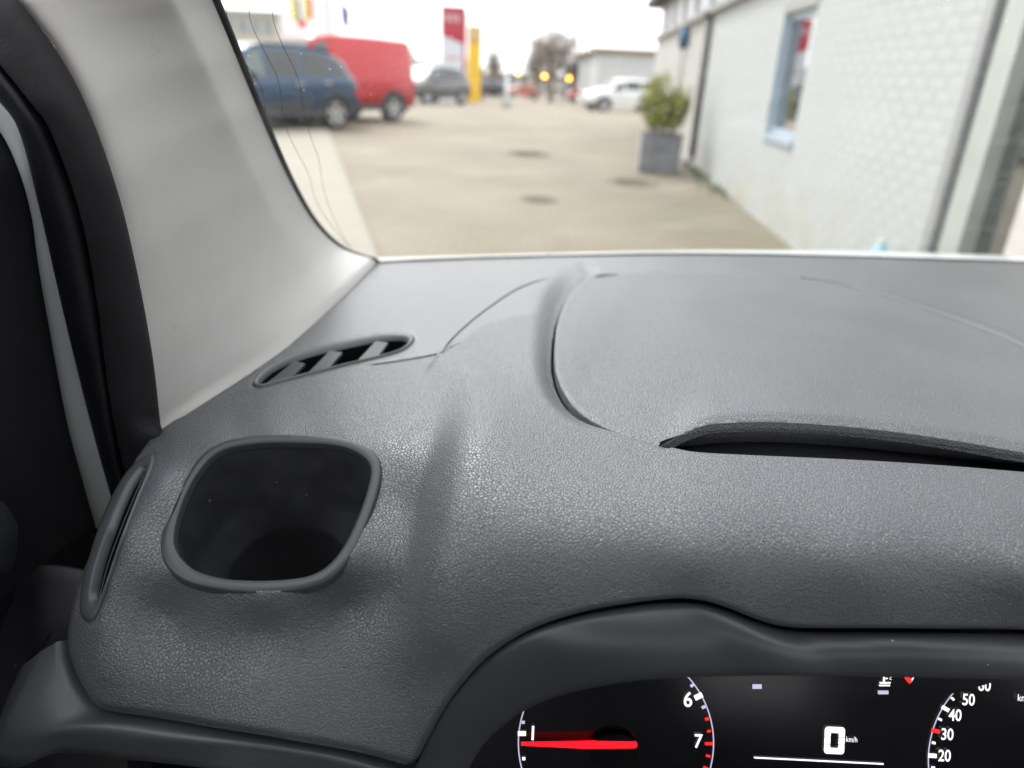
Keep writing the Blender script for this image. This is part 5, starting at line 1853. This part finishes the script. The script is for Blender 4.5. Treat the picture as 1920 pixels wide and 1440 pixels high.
flag(618, -25, 38, -1.0 * 2.6, 2.2, M['flag_white'], 'white flag with red and yellow emblem above the red van', 'pale flagpole right above the red van roof', .15,
     ((.45, .52, .15, .62, M['flag_y']), (.52, .66, .62, .76, M['flag_r']), (.68, .75, .15, .62, M['flag_y']), (.38, .44, .2, .6, M['flag_r']), (.61, .66, .2, .62, M['flag_g'])))
flag(634, 0, 40, .48, .95, M['flag_purple'], 'dark purple limp flag right of the white one', 'second pale flagpole carrying the purple flag', .9)

for px, py, lab in ((971, 137, 'left'), (1021, 143, 'middle'), (1067, 147, 'right')):
    dist = 48
    q = at_y(px, py, dist); q[2] -= gz(dist)
    e = empty('warning_light', (q[0], dist, gz(dist))); tag(e, '%s one of three round lit amber lights below the bare tree' % {'left': 'leftmost', 'middle': 'middle', 'right': 'rightmost'}[lab], 'light', 'three amber lights')
    MB().tube([(0, 0, 0), (0, 0, q[2] - .12)], .03, 6).build('post', M['pole'], e)
    r = .10
    loft('lens', [np.array([(r * math.sin(t) * math.cos(a), r * math.sin(t) * math.sin(a), q[2] + r * math.cos(t)) for a in np.linspace(0, 2 * math.pi, 14, endpoint=False)]) for t in np.linspace(.05, math.pi - .05, 9)], M['e_amber'], e, cap0=True, cap1=True)
    MB().tube([(0, 0, q[2] - .13), (0, 0, q[2] - .09)], .06, 10).build('collar', M['cladding'], e)

# ------------------------------------------------------------------ trees and far buildings
def bare_tree(name, px, py_top, py_bot, px0, px1, dist, label, seed, n_lv=5, group=None):
    rnd = random.Random(seed)
    x = at_y(px, 130, dist)[0]; H_ = at_y(px, py_top, dist)[2] - gz(dist)
    wid = (at_y(px1, 100, dist)[0] - at_y(px0, 100, dist)[0]) / 2
    e = empty(name, (x, dist, gz(dist))); tag(e, label, 'tree', group)
    tr = MB(); tr.tube([(0, 0, 0), (.05, 0, H_ * .15), (0, 0, H_ * .30)], [H_ * .032, H_ * .026, H_ * .022], 8); tr.build('trunk', M['bark'], e, smooth=True)
    cr = MB()
    limbs = []
    for k in range(9):
        a = 2 * math.pi * k / 9 + rnd.uniform(-.3, .3); sp = rnd.uniform(.25, .8)
        tip = Vector((math.cos(a) * wid * sp, math.sin(a) * wid * sp, H_ * rnd.uniform(.62, .9)))
        st_ = Vector((0, 0, H_ * rnd.uniform(.2, .3)))
        mid = st_.lerp(tip, .5) + Vector((rnd.gauss(0, .08), rnd.gauss(0, .08), H_ * .03)) * 1.5
        pts = [st_, mid, tip]
        cr.tube(pts, [H_ * .013, H_ * .009, H_ * .003], 5); limbs.append(pts)
    for k in range(60 * n_lv):
        l_ = rnd.choice(limbs); t = rnd.uniform(.15, 1.0)
        p = l_[0].lerp(l_[1], t * 2) if t < .5 else l_[1].lerp(l_[2], t * 2 - 1)
        a = rnd.uniform(0, 6.28); zz_ = rnd.uniform(.28, 1.0)
        rad = wid * math.sqrt(max(0.02, 1 - ((zz_ - .6) / .45) ** 2)) * rnd.uniform(.5, 1.0)
        tg = Vector((math.cos(a) * rad, math.sin(a) * rad, H_ * zz_))
        v_ = tg - p
        if v_.length > H_ * .3: v_ = v_.normalized() * H_ * rnd.uniform(.15, .3)
        mid = p + v_ * .5 + Vector((rnd.gauss(0, .05), rnd.gauss(0, .05), rnd.gauss(.03, .05))) * H_ * .3
        q_ = p + v_
        cr.tube([p, mid, q_], [H_ * .0032, H_ * .0024, H_ * .0013], 3)
        for j in range(5):
            b_ = mid.lerp(q_, rnd.uniform(0, 1)); d_ = (v_.normalized() + Vector((rnd.gauss(0, .6), rnd.gauss(0, .6), rnd.gauss(.2, .4)))).normalized()
            cr.tube([b_, b_ + d_ * H_ * rnd.uniform(.05, .13)], [H_ * .0017, H_ * .0010], 3)
    cr.build('crown', M['bark'], e)


bare_tree('bare_tree', 1035, 24, 170, 962, 1104, 62, 'large bare brown tree in the middle distance above the amber lights', 3, 5)
bare_tree('bare_tree', 1005, 75, 170, 975, 1035, 66, 'smaller bare tree at the left of the large bare tree', 5, 4)
bare_tree('bare_tree', 925, 78, 150, 905, 945, 80, 'thin far bare tree right of the yellow sign', 9, 4)
bare_tree('bare_tree', 1075, 85, 170, 1050, 1100, 70, 'small bare tree at the right of the large bare tree', 12, 4)

# far hedge line
V, Fc = [], []
rnd = random.Random(4)
for k in range(5200):
    x = rnd.uniform(-60, 24); y = rnd.uniform(122, 130); top_ = 3.3 + .9 * math.sin(x * .35) + .6 * math.sin(x * 1.3)
    c = np.array([x, y, gz(y) + rnd.uniform(0, max(.8, top_ + .9))]); s = rnd.uniform(.25, .6)
    a = np.array([rnd.gauss(0, 1), rnd.gauss(0, 1), rnd.gauss(0, 1)]); a = a / np.linalg.norm(a) * s
    b = np.array([rnd.gauss(0, 1), rnd.gauss(0, 1), rnd.gauss(0, 1)]); b = b / np.linalg.norm(b) * s
    n_ = len(V); V += [c, c + a, c + a + b, c + b]; Fc.append((n_, n_ + 1, n_ + 2, n_ + 3))
hd = link_mesh('far_hedge', V, Fc, M['hedge'], None, False); tag(hd, 'dull brown hedge and scrub along the far end of the yard', 'hedge', kind='stuff')


def block(name, px0, px1, py_top, dist, depth, mat, roofm, label, over=.25, rows=0, cols=0, rz=0.0, roof_h=.35):
    a = at_y(px0, py_top, dist); b = at_y(px1, py_top, dist)
    w = b[0] - a[0]; h = (a[2] + b[2]) / 2 - gz(dist) + .3
    e = empty(name, ((a[0] + b[0]) / 2, dist, gz(dist) - .3), rz); tag(e, label, 'building')
    MB().box(-w / 2, w / 2, 0, depth, 0, h - roof_h).build('wall', mat, e)
    MB().box(-w / 2 - over, w / 2 + over, -over, depth + over, h - roof_h + .002, h).build('roof', roofm, e)
    for r in range(rows):
        for c in range(cols):
            cw = w / cols; rh = (h - roof_h) / rows
            f = MB().box(-w / 2 + c * cw + cw * .12, -w / 2 + (c + 1) * cw - cw * .12, -.03, .05, r * rh + rh * .35, r * rh + rh * .85).build('window', M['office_glass'], e)
            MB().box(-w / 2 + c * cw + cw * .09, -w / 2 + (c + 1) * cw - cw * .09, -.09, .02, r * rh + rh * .28, r * rh + rh * .345).build('sill', M['cream'], f)
    return e, w, h


block('office_building', 300, 508, 16, 62, 14, M['office'], M['fascia'], 'beige office block far behind the blue crossover', .2, 3, 9, math.radians(8))
e, w, h = block('warehouse', 1122, 1330, 94, 52, 20, M['warehouse'], M['warehouse_roof'], 'white warehouse with brown roof edge behind the white small car', .3, 0, 0, 0, .28)
for k in range(14):
    MB().box(-w / 2 + (k + .12) * w / 14, -w / 2 + (k + .88) * w / 14, -.03, -.002, .1, h - .4).build('wall_panel', M['warehouse'], e)
e, w, h = block('storage_shed', 1062, 1112, 124, 90, 8, M['shed'], M['fascia'], 'dark grey shed between bare tree and white warehouse', .1, 0, 0, 0, .2)
MB().box(w / 2 - .9, w / 2 - .2, -.08, -.002, .3, h - .4).build('door', M['sign_red'], e)
block('long_shed', 770, 985, 140, 112, 8, M['warehouse'], M['shed'], 'long pale low building far behind the parked cars', .2, 1, 14, 0, .5)
block('far_building', 560, 760, 92, 118, 8, M['cream'], M['shed'], 'cream far building mostly hidden behind the red van', .2, 1, 8, 0, .3)
print('OBJECTS', len(bpy.data.objects))
